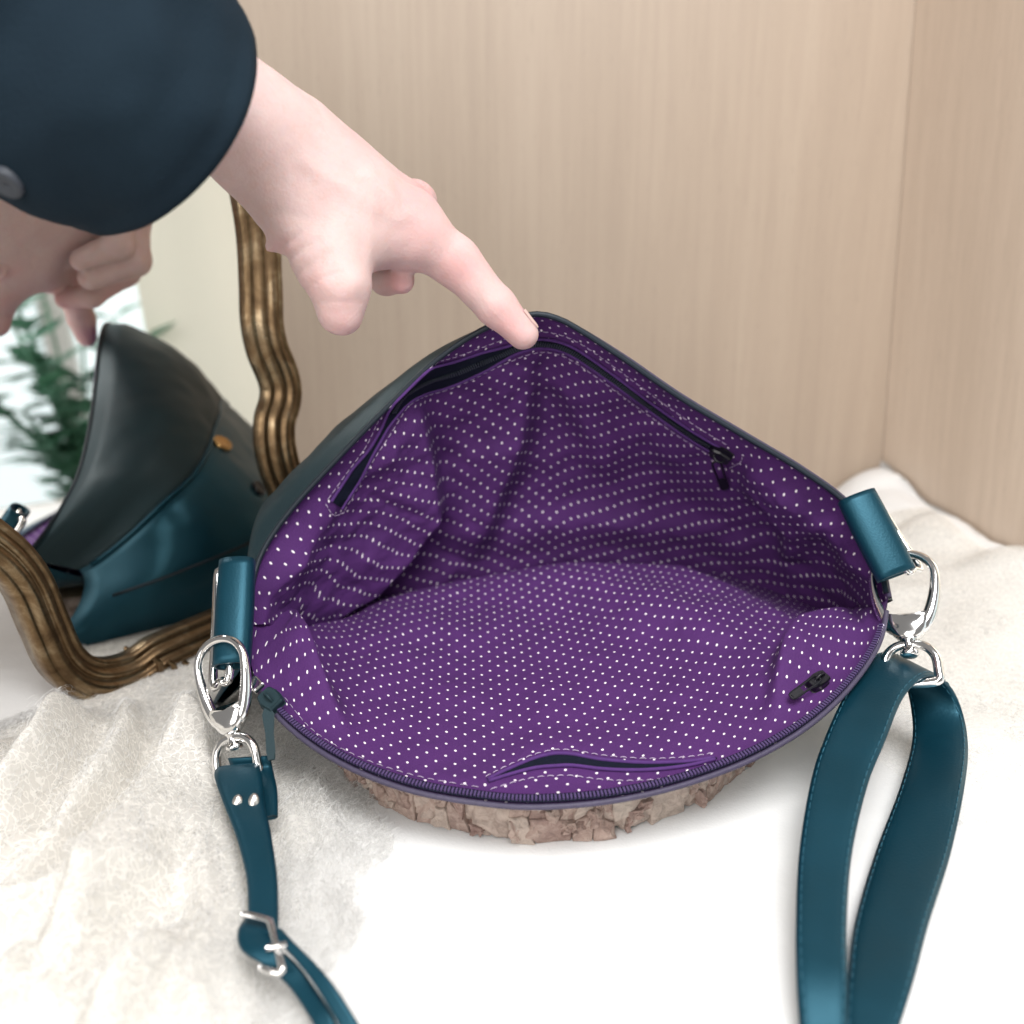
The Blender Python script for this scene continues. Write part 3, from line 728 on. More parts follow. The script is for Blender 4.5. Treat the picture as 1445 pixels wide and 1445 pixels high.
# ------------------------------------------------------------------ strap
strap = empty('shoulder_strap', (.13, .26, .0)); tag(strap, 'teal leather shoulder strap with silver swivel hooks clipped to the bag ends', 'strap')
def hook(top, bot, side, name, sc=1.0):
    o = top; L = np.linalg.norm(bot-top); ay = nrm(top-bot); ax = nrm(side-ay*(side @ ay)); az = np.cross(ax, ay); K = L/.051
    def P(x, y, z=0): return top+K*(ax*x*sc+ay*(y-.028)+az*z*sc)
    root = None
    loop = [(0, .028), (.0062, .0262), (.0098, .0215), (.0102, .015), (.0090, .0075), (.0068, .001), (.0035, -.003), (-.0035, -.003), (-.0068, .001), (-.0090, .0075), (-.0102, .015), (-.0098, .0215), (-.0062, .0262)]
    pts = catmull([(x, y, 0) for x, y in loop], 72, True)
    rad = np.interp(pts[:, 1], [-.003, .004, .02, .028], [.0026, .0024, .0016, .0016])
    mb = MB(); tube(mb, np.array([P(*p) for p in pts]), rad*K, 10, True, ref=np.array([az]*72)); root = mb.build(name, M_CHROME, strap)
    # body wedge
    rows = [(.0035, .0075, .0030), (.001, .0080, .0036), (-.003, .0066, .0036), (-.0052, .0050, .0034), (-.0066, .0038, .0030), (-.0072, .0028, .0024)]
    V = []
    for y, hw, ht in rows:
        for q in np.linspace(0, 2*math.pi, 16, endpoint=False):
            cx, sz = math.cos(q), math.sin(q); dip = .0022*(1-abs(cx))*(1 if y > .002 else 0)
            V.append(P(np.sign(cx)*abs(cx)**.7*hw, y-dip, np.sign(sz)*abs(sz)**.7*ht))
    mesh('hook_body', V, grid_faces(6, 16, False, True)+[tuple(range(16))[::-1], tuple(80+i for i in range(16))], M_CHROME, root)
    # swivel post with head
    pr = [(-.0065, .0024), (-.0075, .0026), (-.0082, .0020), (-.0112, .0018), (-.0116, .0030), (-.0128, .0032), (-.0136, .0022), (-.0138, .0004)]
    V = [P(r*math.cos(q), y, r*math.sin(q)) for y, r in pr for q in np.linspace(0, 2*math.pi, 14, endpoint=False)]
    mesh('swivel_post', V, grid_faces(8, 14, False, True), M_CHROME, root)
    d = [(0, -.0088), (.0048, -.0098), (.0080, -.0138), (.0086, -.0200), (.0086, -.0226), (.006, -.0236), (0, -.0238), (-.006, -.0236), (-.0086, -.0226), (-.0086, -.0200), (-.0080, -.0138), (-.0048, -.0098)]
    pts = catmull([(x, y, 0) for x, y in d], 64, True)
    mb = MB(); tube(mb, np.array([P(*p) for p in pts]), .0017*K, 9, True, ref=np.array([az]*64)); mb.build('d_ring', M_CHROME, root)
    return root
hook(W(306, 903, .366), W(337, 1096, .352), nrm(RT*.92-UP*.15-FW*.35), 'swivel_hook')
hook(W(1272, 782, .402), W(1287, 962, .374), nrm(RT*.80-FW*.45+UP*.12), 'swivel_hook', 1.05)

def strap_piece(name, A, B, th, stitch=True, mt=None, n=140, both=True):
    A3 = np.array([W(*p) for p in A]); B3 = np.array([W(*p) for p in B])
    V, F, C, X_, N_, w = ribbon(A3, B3, th, 9, n)
    o = mesh(name, V, F, mt or M_LEA, strap)
    if stitch:
        for sgn in (-1, 1):
            for side in (1, -1):
                P_ = C+X_*((w/2-.0013)*sgn)[:, None]+side*N_*(th/2-.0001)
                stitches('strap_stitching', P_, side*N_, .0030, .0010, .00021, M_TTHREAD, o)
    return o
eA = [(1130, 1470, .250), (1124, 1380, .263), (1123, 1300, .280), (1128, 1200, .305), (1145, 1100, .331), (1165, 1040, .348), (1193, 980, .367), (1222, 938, .382), (1243, 922, .392), (1266, 930, .400), (1281, 975, .400), (1288, 1040, .384), (1271, 1110, .357), (1237, 1200, .326), (1207, 1300, .293), (1196, 1380, .270), (1190, 1470, .252)]
eB = [(1197, 1470, .249), (1196, 1380, .262), (1195, 1300, .279), (1203, 1200, .303), (1225, 1105, .326), (1249, 1045, .341), (1272, 988, .358), (1296, 960, .368), (1318, 954, .376), (1342, 972, .384), (1359, 1008, .384), (1366, 1055, .370), (1360, 1115, .346), (1341, 1205, .318), (1311, 1300, .289), (1290, 1380, .268), (1262, 1470, .251)]
strap_piece('strap_band', eA, eB, .0024)
# adjustable end on the left
lA = [(305, 1086, .349), (303, 1098, .343), (314, 1130, .331), (333, 1180, .315), (347, 1235, .300), (350, 1285, .287), (347, 1320, .279)]
lB = [(364, 1080, .349), (369, 1092, .343), (374, 1135, .330), (383, 1180, .315), (391, 1235, .300), (393, 1285, .288), (392, 1325, .279)]
front = strap_piece('strap_end', lA, lB, .0026, False)
bA = [(322, 1070, .353), (330, 1092, .352), (340, 1125, .341), (352, 1160, .330)]
bB = [(380, 1066, .353), (385, 1086, .352), (391, 1115, .342), (392, 1152, .331)]
strap_piece('strap_end_fold', bA, bB, .0022, False)
for x, y, d in ((335, 1133, .3288), (358, 1131, .3288)):
    c = W(x, y, d); axn = nrm(nrm(CAM-c)*.8+np.array([0, -.3, .3])); ax = nrm(RT-axn*(RT @ axn)); ay = np.cross(axn, ax)
    V, F = ellipsoid(c, ax*.0019, ay*.0030, axn*.0012); mesh('rivet', V, F, M_RIVET, front)
# buckle loop
kA = [(350, 1290, .2835), (338, 1310, .277), (334, 1330, .272), (340, 1347, .2695), (362, 1362, .268), (388, 1374, .267)]
kB = [(384, 1298, .282), (390, 1312, .276), (394, 1326, .271), (396, 1340, .269), (398, 1354, .2675), (402, 1366, .267)]
kA = [(346, 1296, .2800), (336, 1313, .2735), (337, 1334, .2690), (352, 1350, .2660), (378, 1364, .2650)]
kB = [(384, 1300, .2800), (387, 1315, .2740), (390, 1332, .2690), (392, 1348, .2660), (396, 1362, .2650)]
strap_piece('strap_loop', kA, kB, .0022, False)
uA = [(372, 1318, .272), (394, 1330, .268), (425, 1365, .262), (452, 1402, .2565), (492, 1470, .248)]
uB = [(398, 1312, .272), (414, 1330, .268), (447, 1362, .262), (475, 1396, .2565), (522, 1470, .248)]
strap_piece('strap_tail', uA, uB, .0022, False)
wA = [(374, 1358, .269), (392, 1376, .2665), (412, 1398, .263), (440, 1440, .256), (455, 1470, .252)]
wB = [(402, 1345, .269), (420, 1362, .2665), (440, 1388, .263), (468, 1430, .256), (486, 1470, .252)]
strap_piece('strap_under_tail', wA, wB, .0022, False)
bk = [W(341, 1290, .2755), W(344, 1290, .2754), W(362, 1294, .2745), W(377, 1298, .2735), W(381, 1301, .273), W(383, 1308, .2715), W(390, 1335, .2665), W(398, 1366, .2610), W(398, 1371, .2607), W(394, 1373, .2607), W(383, 1371, .2610), W(368, 1366, .2625)]
mb = MB(); P_ = catmull(np.array(bk), 60); tube(mb, P_, .0010, 8); bk_o = mb.build('buckle', M_CHROME, strap)
mb = MB(); tube(mb, np.array([W(378, 1338, .2655), W(390, 1335, .2645), W(404, 1332, .2655)]), .0009, 8); mb.build('buckle_prong', M_CHROME, bk_o)

# brass button + dark snap on the outer back panel, where the mirror shows them
bvO = BVHTree.FromPolygons(PO.reshape(-1, 3).tolist(), grid_faces(NS, NTT))
def mirror_hit(x, y):
    p = onmir(x, y); d = ray(x, y); r = d-2*(d @ MN)*MN
    loc, nn, _, _ = bvO.ray_cast(Vector(p), Vector(r))
    return (None if loc is None else (np.array(loc), np.array(nn), r))
for nm, px, rr, mt in (('brass_button', (315, 627), .0062, M_BRASS), ('dark_snap', (366, 690), .0050, M_BLACK)):
    h = mirror_hit(*px)
    if h is None: h = (PO[NS//4, NTT//5], NO[NS//4, NTT//5], -NO[NS//4, NTT//5])
    c, nn, r = h
    if nn @ r > 0: nn = -nn
    ax = nrm(np.cross(nn, [0, 0, 1.0])); ay = np.cross(nn, ax)
    pr = [(0.0, -.001), (.55, -.001), (1.0, -.0008), (1.0, .0012), (.92, .0022), (.8, .0024), (.72, .0016), (.3, .0018), (0.02, .0018)]
    V = [c+rr*q*(ax*math.cos(t)+ay*math.sin(t))+nn*z for q, z in pr[1:] for t in np.linspace(0, 2*math.pi, 28, endpoint=False)]
    mesh(nm, V, grid_faces(8, 28, False, True)+[tuple(7*28+i for i in range(28))], mt, bag)

# ================================================================== MIRROR
mir = empty('wall_mirror', tuple(onmir(150, 960))); tag(mir, 'ornate bronze framed mirror leaning behind the left end of the bag', 'mirror')
inner_px = [(330, 262), (341, 330), (345, 400), (347, 455), (356, 500), (372, 540), (374, 560), (366, 590), (366, 630), (374, 668), (386, 700), (392, 740), (388, 790), (360, 830), (318, 856), (262, 880), (212, 902), (178, 924), (140, 930), (112, 912), (92, 868), (68, 810), (38, 768), (0, 735), (-45, 700), (-80, 640), (-70, 560), (-90, 440), (-60, 280), (-30, 120), (40, 10), (130, -60), (215, -40), (275, 50), (310, 160)]
inn = np.array([onmir(x, y) for x, y in inner_px])
inn = catmull(inn, 420, True)
V = list(inn); cen = inn.mean(0)
gl = np.vstack([[cen+(p-cen)*q-MN*.0008 for p in inn] for q in (1.01, .6, .25)])
mesh('mirror_glass', gl, grid_faces(3, 420, False, True)+[tuple(2*420+i for i in range(420))], M_GLASS, mir, False)
# frame: ridged moulding swept along the outline
Tn = np.roll(inn, -1, 0)-np.roll(inn, 1, 0); Tn /= np.linalg.norm(Tn, axis=1)[:, None]
Ou = np.cross(Tn, MN); 
if ((inn-cen)*Ou).sum() < 0: Ou = -Ou
for _ in range(6): Ou = .25*np.roll(Ou, 1, 0)+.5*Ou+.25*np.roll(Ou, -1, 0)
Ou /= np.linalg.norm(Ou, axis=1)[:, None]
PRF = [(-.0005, -.0015), (-.0005, .003), (.0006, .0042), (.0020, .0042), (.0028, .0030), (.0038, .0048), (.0052, .0072), (.0066, .0078), (.0078, .0066), (.0086, .0060), (.0096, .0088), (.0112, .0104), (.0130, .0106), (.0144, .0092), (.0152, .0078), (.0162, .0088), (.0178, .0086), (.0190, .0068), (.0196, .0030), (.0192, -.006), (.010, -.008), (.001, -.006)]
z_px = proj(inn)[:, :2]
fscale = np.full(420, .98)
frm = []
for i in range(420):
    wob = 1+.03*mnoise.noise(Vector((i*.07, 0, 0)))
    for u, h in PRF: frm.append(inn[i]+Ou[i]*u*fscale[i]*wob*1.05+MN*h*1.0)
mesh('mirror_frame', frm, grid_faces(420, len(PRF), True, True), M_BRONZE, mir)
bk_ = np.vstack([inn+Ou*.012-MN*.0085, inn*0+cen[None]*.5+inn*.5-MN*.0085])
mesh('back_board', bk_, grid_faces(2, 420, False, True)+[tuple(420+i for i in range(420))], M_BACK, mir)
# scroll ornament under the frame
for k, (x, y, rpx) in enumerate(((218, 950, 20), (238, 955, 22), (258, 955, 22), (278, 950, 22))):
    c = onmir(x, y, .010); e1 = onmir(x+rpx*.45, y-4, .010)-c; e2 = onmir(x-4, y-rpx, .012)-c
    mb = MB(); t = np.linspace(-2.2, 1.3, 26); P_ = np.array([c+e1*math.cos(q)*(1-.12*(q+2.2)/3.5)+e2*math.sin(q)+MN*.0015*math.sin(q*2) for q in t])
    tube(mb, P_, .0012+.0007*np.sin(np.linspace(0, math.pi, 26)), 8); mb.build('scroll_ornament', M_BRONZE, mir)
V, F = ellipsoid(onmir(240, 950, -.002), nrm(onmir(300, 930)-onmir(200, 960))*.017, MN*.007, nrm(onmir(240, 900)-onmir(240, 950))*.0075, 10, 18)
mesh('scroll_boss', V, F, M_BRONZE, mir)

# ================================================================== LACE
def ground(x, y, z):
    d = ray(x, y); return CAM+d*(z-CAM[2])/d[2]
LACE_FOLDS = [  # crest of each fold on the table (from the left rear to the front), height, width either side
    ([(262, 1000), (262, 1060), (235, 1130), (190, 1210), (120, 1320), (60, 1430)], .024, .016, .010),
    ([(298, 1010), (285, 1080), (296, 1150), (322, 1260), (330, 1380)], .013, .008, .012),
    ([(100, 965), (95, 1030), (60, 1110), (0, 1190), (-90, 1260)], .022, .014, .009),
    ([(180, 985), (178, 1050), (150, 1120), (80, 1220), (-10, 1320)], .016, .008, .008),
    ([(20, 960), (0, 1020), (-40, 1080), (-100, 1130)], .018, .012, .010),
    ([(255, 1235), (200, 1260), (120, 1290), (0, 1320), (-80, 1340)], .014, .007, .014),
    ([(250, 1330), (200, 1390), (150, 1460), (110, 1540)], .016, .012, .012),
    ([(310, 1300), (290, 1380), (270, 1470)], .010, .008, .012),
    ([(60, 1360), (20, 1420), (-40, 1500)], .014, .010, .012),
    ([(440, 1060), (450, 1120), (470, 1180), (450, 1260), (480, 1340)], .006, .008, .006),
    ([(400, 1080), (412, 1150), (425, 1230), (430, 1300)], .005, .007, .007),
]
def lace_h(X, Y):
    P = np.stack([X, Y, np.zeros_like(X)], -1)
    dm = (P-MG) @ MN                                       # distance from the mirror plane
    f1 = vnoise(X, Y, 11, 21, 2); f3 = vnoise(X, Y, 38, 25, 2)
    Q = np.stack([X+.004*f1, Y+.004*vnoise(X, Y, 11, 29, 2)], -1)
    out = np.full(X.shape, .003)
    for px, h, w1, w2 in LACE_FOLDS:
        poly = [ground(x, y, .008)[:2] for x, y in px]
        d, sg, al = seg_dist(Q, poly); w = .8*np.where(sg > 0, w1, w2)
        a = 1.55*h*np.exp(-(d/w)**1.7)*np.sin(math.pi*np.clip(al, .04, .96))**.45
        out = np.maximum(out, a)+.35*np.minimum(out, a)
    out = out*smooth01(.004, .05, dm)+.0015*f3*smooth01(.02, .08, dm)+.0012*f1
    # stay below the strap and hook
    q = np.stack([X, Y], -1)
    lp = [W(337, 1098, .352)[:2], W(360, 1180, .315)[:2], W(371, 1260, .293)[:2], W(370, 1330, .268)[:2], W(430, 1390, .258)[:2], W(510, 1470, .246)[:2]]
    d, _, _ = seg_dist(q, lp); lim = .0095+.62*np.clip(d-.012, 0, 1)
    out = np.minimum(out, lim)
    r = np.hypot(X-SL_C[0], Y-SL_C[1]); out = out*smooth01(SL_R-.02, SL_R+.012, r)
    return np.maximum(out, .0022)
n, m = 210, 210
a1 = np.linspace(0, 1, n)[:, None]; b1 = np.linspace(0, 1, m)[None, :]
# footprint: from mirror foot towards the viewer, ragged right edge
yy = .10+.36*b1+0*a1
xr = -.055+.022*np.sin(yy*38)+.012*np.sin(yy*91)-.05*smooth01(.30, .20, yy)*0
xr = np.interp(yy, [.10, .16, .20, .25, .30, .34, .46], [-.020, -.035, -.050, -.052, -.045, -.070, -.085])+.004*np.sin(yy*160)
xl = -.42+0*yy
X = xl+(xr-xl)*a1; Y = yy
# do not pass through the mirror
dm = ((np.stack([X, Y, X*0+.03], -1)-MG) @ MN); push = np.maximum(0, .004-dm); 
X = X+push*MN[0]; Y = Y+push*MN[1]
Z = lace_h(X, Y)
edge = smooth01(1.0, .97, a1)+0*Y; Z = Z*np.maximum(edge, .25)+.001
LV = np.stack([X, Y, Z], -1)
lace = mesh('lace_cloth', LV.reshape(-1, 3), grid_faces(n, m), M_LACE); tag(lace, 'bunched ivory eyelash lace heaped below the mirror under the buckled strap', 'lace')
def threads(name, pts, nrmz, N, parent, lens, rad, curl, up, lift=.0006):
    """N curly threads lying on a surface; one mesh"""
    rg = np.random.default_rng(N); pts = np.asarray(pts); ii = rg.integers(0, len(pts), N)
    k = 7; p = pts[ii]+np.c_[rg.uniform(-.0015, .0015, (N, 2)), np.full(N, lift)]
    L = rg.uniform(*lens, N); th = rg.uniform(0, 2*math.pi, N); dth = rg.uniform(-1, 1, N)*curl; el = rg.uniform(-.1, up, N); r = rg.uniform(*rad, N)
    P = [p]
    nz = nrmz[ii]
    for i in range(k):
        d = np.c_[np.cos(th)*np.cos(el), np.sin(th)*np.cos(el), np.sin(el)]
        d = d-nz*(np.einsum('ij,ij->i', d, nz)*.8)[:, None]+nz*(np.sin(el)*.8)[:, None]
        p = p+d*(L/k)[:, None]; P.append(p); th = th+dth*rg.uniform(.4, 1.2, N); el = el-rg.uniform(.0, .22, N)
    P = np.stack(P, 1); tp = (1-.45*np.arange(k+1)/k)[None, :, None]*r[:, None, None]
    off = np.array([[1, 0, 0], [-.5, .8, -.3], [-.5, -.4, .85]])
    V = (P[:, :, None]+tp[..., None]*off[None, None]).reshape(-1, 3)
    base = (np.arange(N)*(k+1)*3)[:, None, None]; a = base+(np.arange(k)*3)[None, :, None]+np.arange(3)[None, None]; b = base+(np.arange(k)*3)[None, :, None]+((np.arange(3)+1) % 3)[None, None]
    F = np.stack([a, b, b+3, a+3], -1).reshape(-1, 4).astype(np.int32)
    me = bpy.data.meshes.new(name); me.vertices.add(len(V)); me.vertices.foreach_set('co', V.ravel())
    me.loops.add(F.size); me.loops.foreach_set('vertex_index', F.ravel()); me.polygons.add(len(F)); me.polygons.foreach_set('loop_start', np.arange(0, F.size, 4, dtype=np.int32))
    me.polygons.foreach_set('use_smooth', np.ones(len(F), bool)); me.update(calc_edges=True); me.materials.append(M_LTHREAD)
    o = bpy.data.objects.new(name, me); COL.objects.link(o); o.parent = parent; o['kind'] = 'stuff'; return o
def border(o, val):
    a = o.data.attributes.new('border', 'FLOAT', 'POINT'); a.data.foreach_set('value', np.clip(val, 0, 1).ravel())
def gridn(P):
    n_ = normals(P); n_[n_[..., 2] < 0] *= -1; return n_
border(lace, smooth01(.84, .985, a1)+0*Y)
LU = LV.copy(); LU[..., 2] = np.maximum(.80*LU[..., 2]-.001, .0016)          # second, flatter layer of the gathered lace
lo = mesh('lace_under_layer', LU.reshape(-1, 3), grid_faces(n, m), M_LACE, lace); border(lo, smooth01(.80, .95, a1)+0*Y)
LN = gridn(LV).reshape(-1, 3); LP = LV.reshape(-1, 3)
q = proj(LP); vis = (q[:, 0] > -40) & (q[:, 0] < 640) & (q[:, 1] > 900) & (q[:, 1] < 1490)
cl = np.array([mnoise.fractal(Vector((p[0]*55, p[1]*55, 2)), 1, 2, 2) for p in LP])        # clumps of pile
dens = vis & (RNG.random(len(LP)) < np.clip(.55+.5*cl, .25, 1))
threads('lace_threads', LP[dens], LN[dens], 15000, lace, (.005, .014), (.00006, .00012), 1.4, .22)
bd = np.zeros(LV.shape[:2], bool); bd[-16:] = True; bd = bd.ravel() & vis
threads('eyelash_fringe', LP[bd], LN[bd], 2400, lace, (.005, .013), (.00006, .00012), 1.4, .7)

# lace lying on the cloth at the back right
n, m = 120, 120
X, Y = np.meshgrid(np.linspace(.165, .30, n), np.linspace(.30, .62, m), indexing='ij')
X = X+.012*np.sin(Y*30)
xlim = cx0-.006+(BW_Y-Y)/(BW_Y-SW_Y0)*.028; X = np.where(Y > SW_Y0-.01, np.minimum(X, xlim-.003), X)
tri = BVHTree.FromPolygons(V_tc.tolist() if False else [tuple(v.co) for v in bpy.data.objects['tablecloth'].data.vertices], [tuple(p.vertices) for p in bpy.data.objects['tablecloth'].data.polygons])
Z = np.zeros_like(X)
for i in range(n):
    for j in range(m):
        h = tri.ray_cast(Vector((X[i, j], Y[i, j], .2)), Vector((0, 0, -1))); Z[i, j] = (h[0].z if h[0] is not None else 0)
f1 = vnoise(X, Y, 20, 31, 2); f2 = vnoise(X, Y, 70, 33, 2)
ed = smooth01(0, .08, (X-.165)/.135)*smooth01(.30, .33, Y)*smooth01(.62, .59, Y)
Z = Z+.0012+ed*(.005*np.maximum(f1, 0)+.001)
LR = np.stack([X, Y, Z], -1)
lace2 = mesh('lace_scarf', LR.reshape(-1, 3), grid_faces(n, m), M_LACE); tag(lace2, 'crumpled white lace in the back right corner behind the strap hook', 'lace')
border(lace2, 1-smooth01(0, .35, (X-.165)/.135)*smooth01(.305, .42, Y))
RN = gridn(LR).reshape(-1, 3); RP = LR.reshape(-1, 3)
cl = np.array([mnoise.fractal(Vector((p[0]*45, p[1]*45, 8)), 1, 2, 2) for p in RP]); dens = (RNG.random(len(RP)) < np.clip(.2+1.3*cl, .0, 1))
threads('lace_threads', RP[dens], RN[dens], 2600, lace2, (.004, .011), (.00006, .00012), 1.5, .3)

# ================================================================== HAND AND SLEEVE
per = empty('person', tuple(W(150, 60, .30))); tag(per, 'person reaching in with bare hand, index finger lifting bag rim, dark navy sleeve', 'person')
def cap(a, b, k=.006):
    (x0, y0, d0, r0), (x1, y1, d1, r1) = a, b
    return (W(x0, y0, d0), r0*d0/FPX, W(x1, y1, d1), r1*d1/FPX, k)
HB = [
    cap((150, 0, .305, 92), (372, 200, .350, 76), .004),
    cap((372, 200, .350, 76), (470, 280, .364, 74), .012),
    cap((470, 280, .364, 74), (575, 318, .375, 47), .012),
    cap((400, 220, .368, 66), (562, 296, .398, 36), .012),
    cap((430, 190, .360, 40), (556, 282, .392, 30), .010),
    cap((415, 285, .356, 56), (468, 372, .352, 45), .010),
    cap((468, 372, .352, 45), (481, 405, .350, 38), .008),
    cap((481, 405, .350, 37.5), (480, 440, .352, 33), .005),
    cap((500, 330, .362, 56), (560, 342, .372, 34), .010),
    cap((382, 348, .362, 9), (395, 340, .358, 16), .004),
    # index
    cap((575, 320, .375, 46), (642, 369, .383, 33.5), .008),
    cap((642, 369, .383, 33.5), (701, 433, .387, 28), .004),
    cap((701, 433, .387, 28), (738, 471, .389, 22.5), .003),
    # middle, ring, little: curled behind the palm
    cap((562, 292, .396, 34), (584, 286, .414, 30), .006),
    cap((584, 286, .414, 30), (572, 348, .416, 27), .004),
    cap((572, 348, .416, 27), (545, 392, .400, 23), .004),
    cap((545, 392, .400, 23), (566, 396, .384, 19), .003),
    cap((500, 252, .395, 32), (522, 262, .420, 28), .006),
    cap((522, 262, .420, 28), (520, 335, .424, 26), .004),
    cap((520, 335, .424, 26), (486, 362, .402, 23), .004),
    cap((456, 234, .390, 30), (476, 246, .415, 26), .006),
    cap((476, 246, .415, 26), (470, 308, .416, 23), .004),
    cap((470, 308, .416, 23), (448, 332, .398, 20), .004),
]
def sdf(Pt):
    out = None
    for a, ra, b, rb_, k in HB:
        ba = b-a; l2 = ba @ ba; h = np.clip(((Pt-a) @ ba)/l2, 0, 1)
        d = np.linalg.norm(Pt-a-h[..., None]*ba, axis=-1)-(ra+(rb_-ra)*h)
        if out is None: out = d
        else:
            hh = np.clip(.5+.5*(out-d)/k, 0, 1); out = out*(1-hh)+d*hh-k*hh*(1-hh)
    return out
def surface_nets(f, lo, hi, h):
    nx, ny, nz = [int(math.ceil((hi[i]-lo[i])/h))+1 for i in range(3)]
    xs = [lo[i]+h*np.arange(c) for i, c in enumerate((nx, ny, nz))]
    G = np.empty((nx, ny, nz))
    for i in range(nx):
        Yg, Zg = np.meshgrid(xs[1], xs[2], indexing='ij'); G[i] = f(np.stack([np.full_like(Yg, xs[0][i]), Yg, Zg], -1))
    s = G < 0
    cnt = sum(s[a:nx-1+a, b:ny-1+b, c:nz-1+c].astype(int) for a in (0, 1) for b in (0, 1) for c in (0, 1))
    cell = (cnt > 0) & (cnt < 8); idx = -np.ones(cell.shape, int); ijk = np.argwhere(cell); idx[cell] = np.arange(len(ijk))
    acc = np.zeros((len(ijk), 3)); num = np.zeros(len(ijk)); I, J, K = ijk.T
    cor = [(a, b, c) for a in (0, 1) for b in (0, 1) for c in (0, 1)]
    for u in range(8):
        for v in range(u+1, 8):
            A_, B_ = cor[u], cor[v]
            if sum(abs(A_[q]-B_[q]) for q in range(3)) != 1: continue
            ga = G[I+A_[0], J+A_[1], K+A_[2]]; gb = G[I+B_[0], J+B_[1], K+B_[2]]; x = (ga < 0) != (gb < 0)
            t = np.where(x, ga/(ga-gb+1e-15), 0); p = np.array(A_)+t[:, None]*(np.array(B_)-np.array(A_))
            acc += p*x[:, None]; num += x
    V = np.array(lo)+h*(ijk+acc/num[:, None])
    F = []
    for axis in range(3):
        a, b = [(1, 2), (2, 0), (0, 1)][axis]
        sl0 = [slice(None)]*3; sl1_ = [slice(None)]*3; sl0[axis] = slice(0, -1); sl1_[axis] = slice(1, None)
        ed_ = np.argwhere(s[tuple(sl0)] != s[tuple(sl1_)])
        for e in ed_:
            e = list(e); 
            if e[a] == 0 or e[b] == 0 or e[a] >= cell.shape[a] or e[b] >= cell.shape[b]: continue
            q = []
            for da, db in ((-1, -1), (0, -1), (0, 0), (-1, 0)):
                w = list(e); w[a] += da; w[b] += db; q.append(idx[tuple(w)])
            if min(q) < 0: continue
            F.append(tuple(q) if s[tuple(e)] else tuple(q[::-1]))
    return V, F
allp = np.array([p for c in HB for p in (c[0], c[2])]); allr = max(max(c[1], c[3]) for c in HB)
HV, HF = surface_nets(sdf, allp.min(0)-allr-.003, allp.max(0)+allr+.003, .00125)
# project creases into the skin (geometry)
def hnormals(V, F):
    N = np.zeros_like(V); F4 = np.array(F); n = np.cross(V[F4[:, 2]]-V[F4[:, 0]], V[F4[:, 3]]-V[F4[:, 1]])
    for k in range(4): np.add.at(N, F4[:, k], n)
    return N/(np.linalg.norm(N, axis=1)[:, None]+1e-12)
hp = proj(HV); hn = hnormals(HV, HF); facing = smooth01(-.15, .25, np.einsum('ij,ij->i', hn, (CAM-HV)/np.linalg.norm(CAM-HV, axis=1)[:, None]))
front_side = smooth01(.415, .395, hp[:, 2])
creases = [([(384, 356), (408, 340), (430, 322)], 5, .0016), ([(398, 372), (425, 352), (448, 338)], 5, .0015), ([(412, 392), (438, 372), (462, 358)], 5, .0014), ([(428, 410), (455, 392), (478, 384)], 4, .0011),
           ([(441, 428), (470, 424), (512, 428)], 4, .0007), ([(668, 378), (680, 384), (690, 398)], 3, .0006), ([(650, 352), (662, 370), (655, 392)], 4, .0006), ([(660, 360), (672, 380), (664, 402)], 3, .0005), ([(716, 424), (712, 440), (700, 452)], 3, .0005),
           ([(528, 388), (548, 378), (572, 374), (600, 378)], 6, .0010), ([(540, 300), (560, 318), (565, 345)], 14, .0008), ([(360, 300), (400, 300), (450, 320)], 12, .0010), ([(556, 262), (570, 285), (590, 300)], 6, .0014)]
disp = np.zeros(len(HV))
for poly, w, dep in creases:
    d, _, al = seg_dist(hp[:, :2], poly); disp -= .45*dep*np.exp(-(d/w)**2)*np.sin(math.pi*np.clip(al, .08, .92))**.5
for poly, w, dep in (([(455, 395), (480, 418), (500, 400)], 14, .0006), ([(520, 250), (575, 300)], 14, .0010), ([(430, 230), (560, 310)], 12, .0007), ([(655, 350), (680, 378)], 12, .0006)):
    d, _, al = seg_dist(hp[:, :2], poly); disp += dep*np.exp(-(d/w)**2)
HV = HV+(disp*facing*front_side)[:, None]*hn
HV = HV+np.array([[mnoise.fractal(Vector(p*70), 1, 2, 3)*.00035] for p in HV])*hn
hand = mesh('hand', HV, HF, M_SKIN, per)
bl = np.zeros(len(HV))
for x, y, w, a in ((600, 330, 50, .5), (650, 375, 40, .8), (720, 455, 40, .75), (480, 450, 34, .5), (560, 400, 26, 1.0), (590, 280, 34, .9), (395, 350, 20, .55), (440, 405, 30, .4), (500, 210, 40, .25)):
    bl = np.maximum(bl, a*np.exp(-((hp[:, 0]-x)**2+(hp[:, 1]-y)**2)/w**2))
at = hand.data.attributes.new('blush', 'FLOAT', 'POINT'); at.data.foreach_set('value', bl)
# nail on the index finger, on its far upper side
tipd = nrm(W(738, 471, .389)-W(701, 433, .387)); bdir = nrm(nrm(RT*.62+UP*.55)-.42*FW*-1*0+FW*.25); bdir = nrm(bdir-tipd*(bdir @ tipd)); wdir = np.cross(tipd, bdir)
r0 = 23.5*.389/FPX
V = []
for i in range(9):
    u = -1+2*i/8
    for j in range(9):
        w = -1+2*j/8
        xx = -.0020+.0046*u; c = W(738, 471, .389)+tipd*xx; a = w*.85*(1-.25*max(0, u)**2)
        V.append(c+(bdir*math.cos(a)+wdir*math.sin(a))*(math.sqrt(max(1e-9, r0**2-max(0, xx)**2))-min(0, xx)*.13-.0002+.00040*(1-abs(w)**4)))
mesh('finger_nail', V, grid_faces(9, 9), M_NAIL, hand)

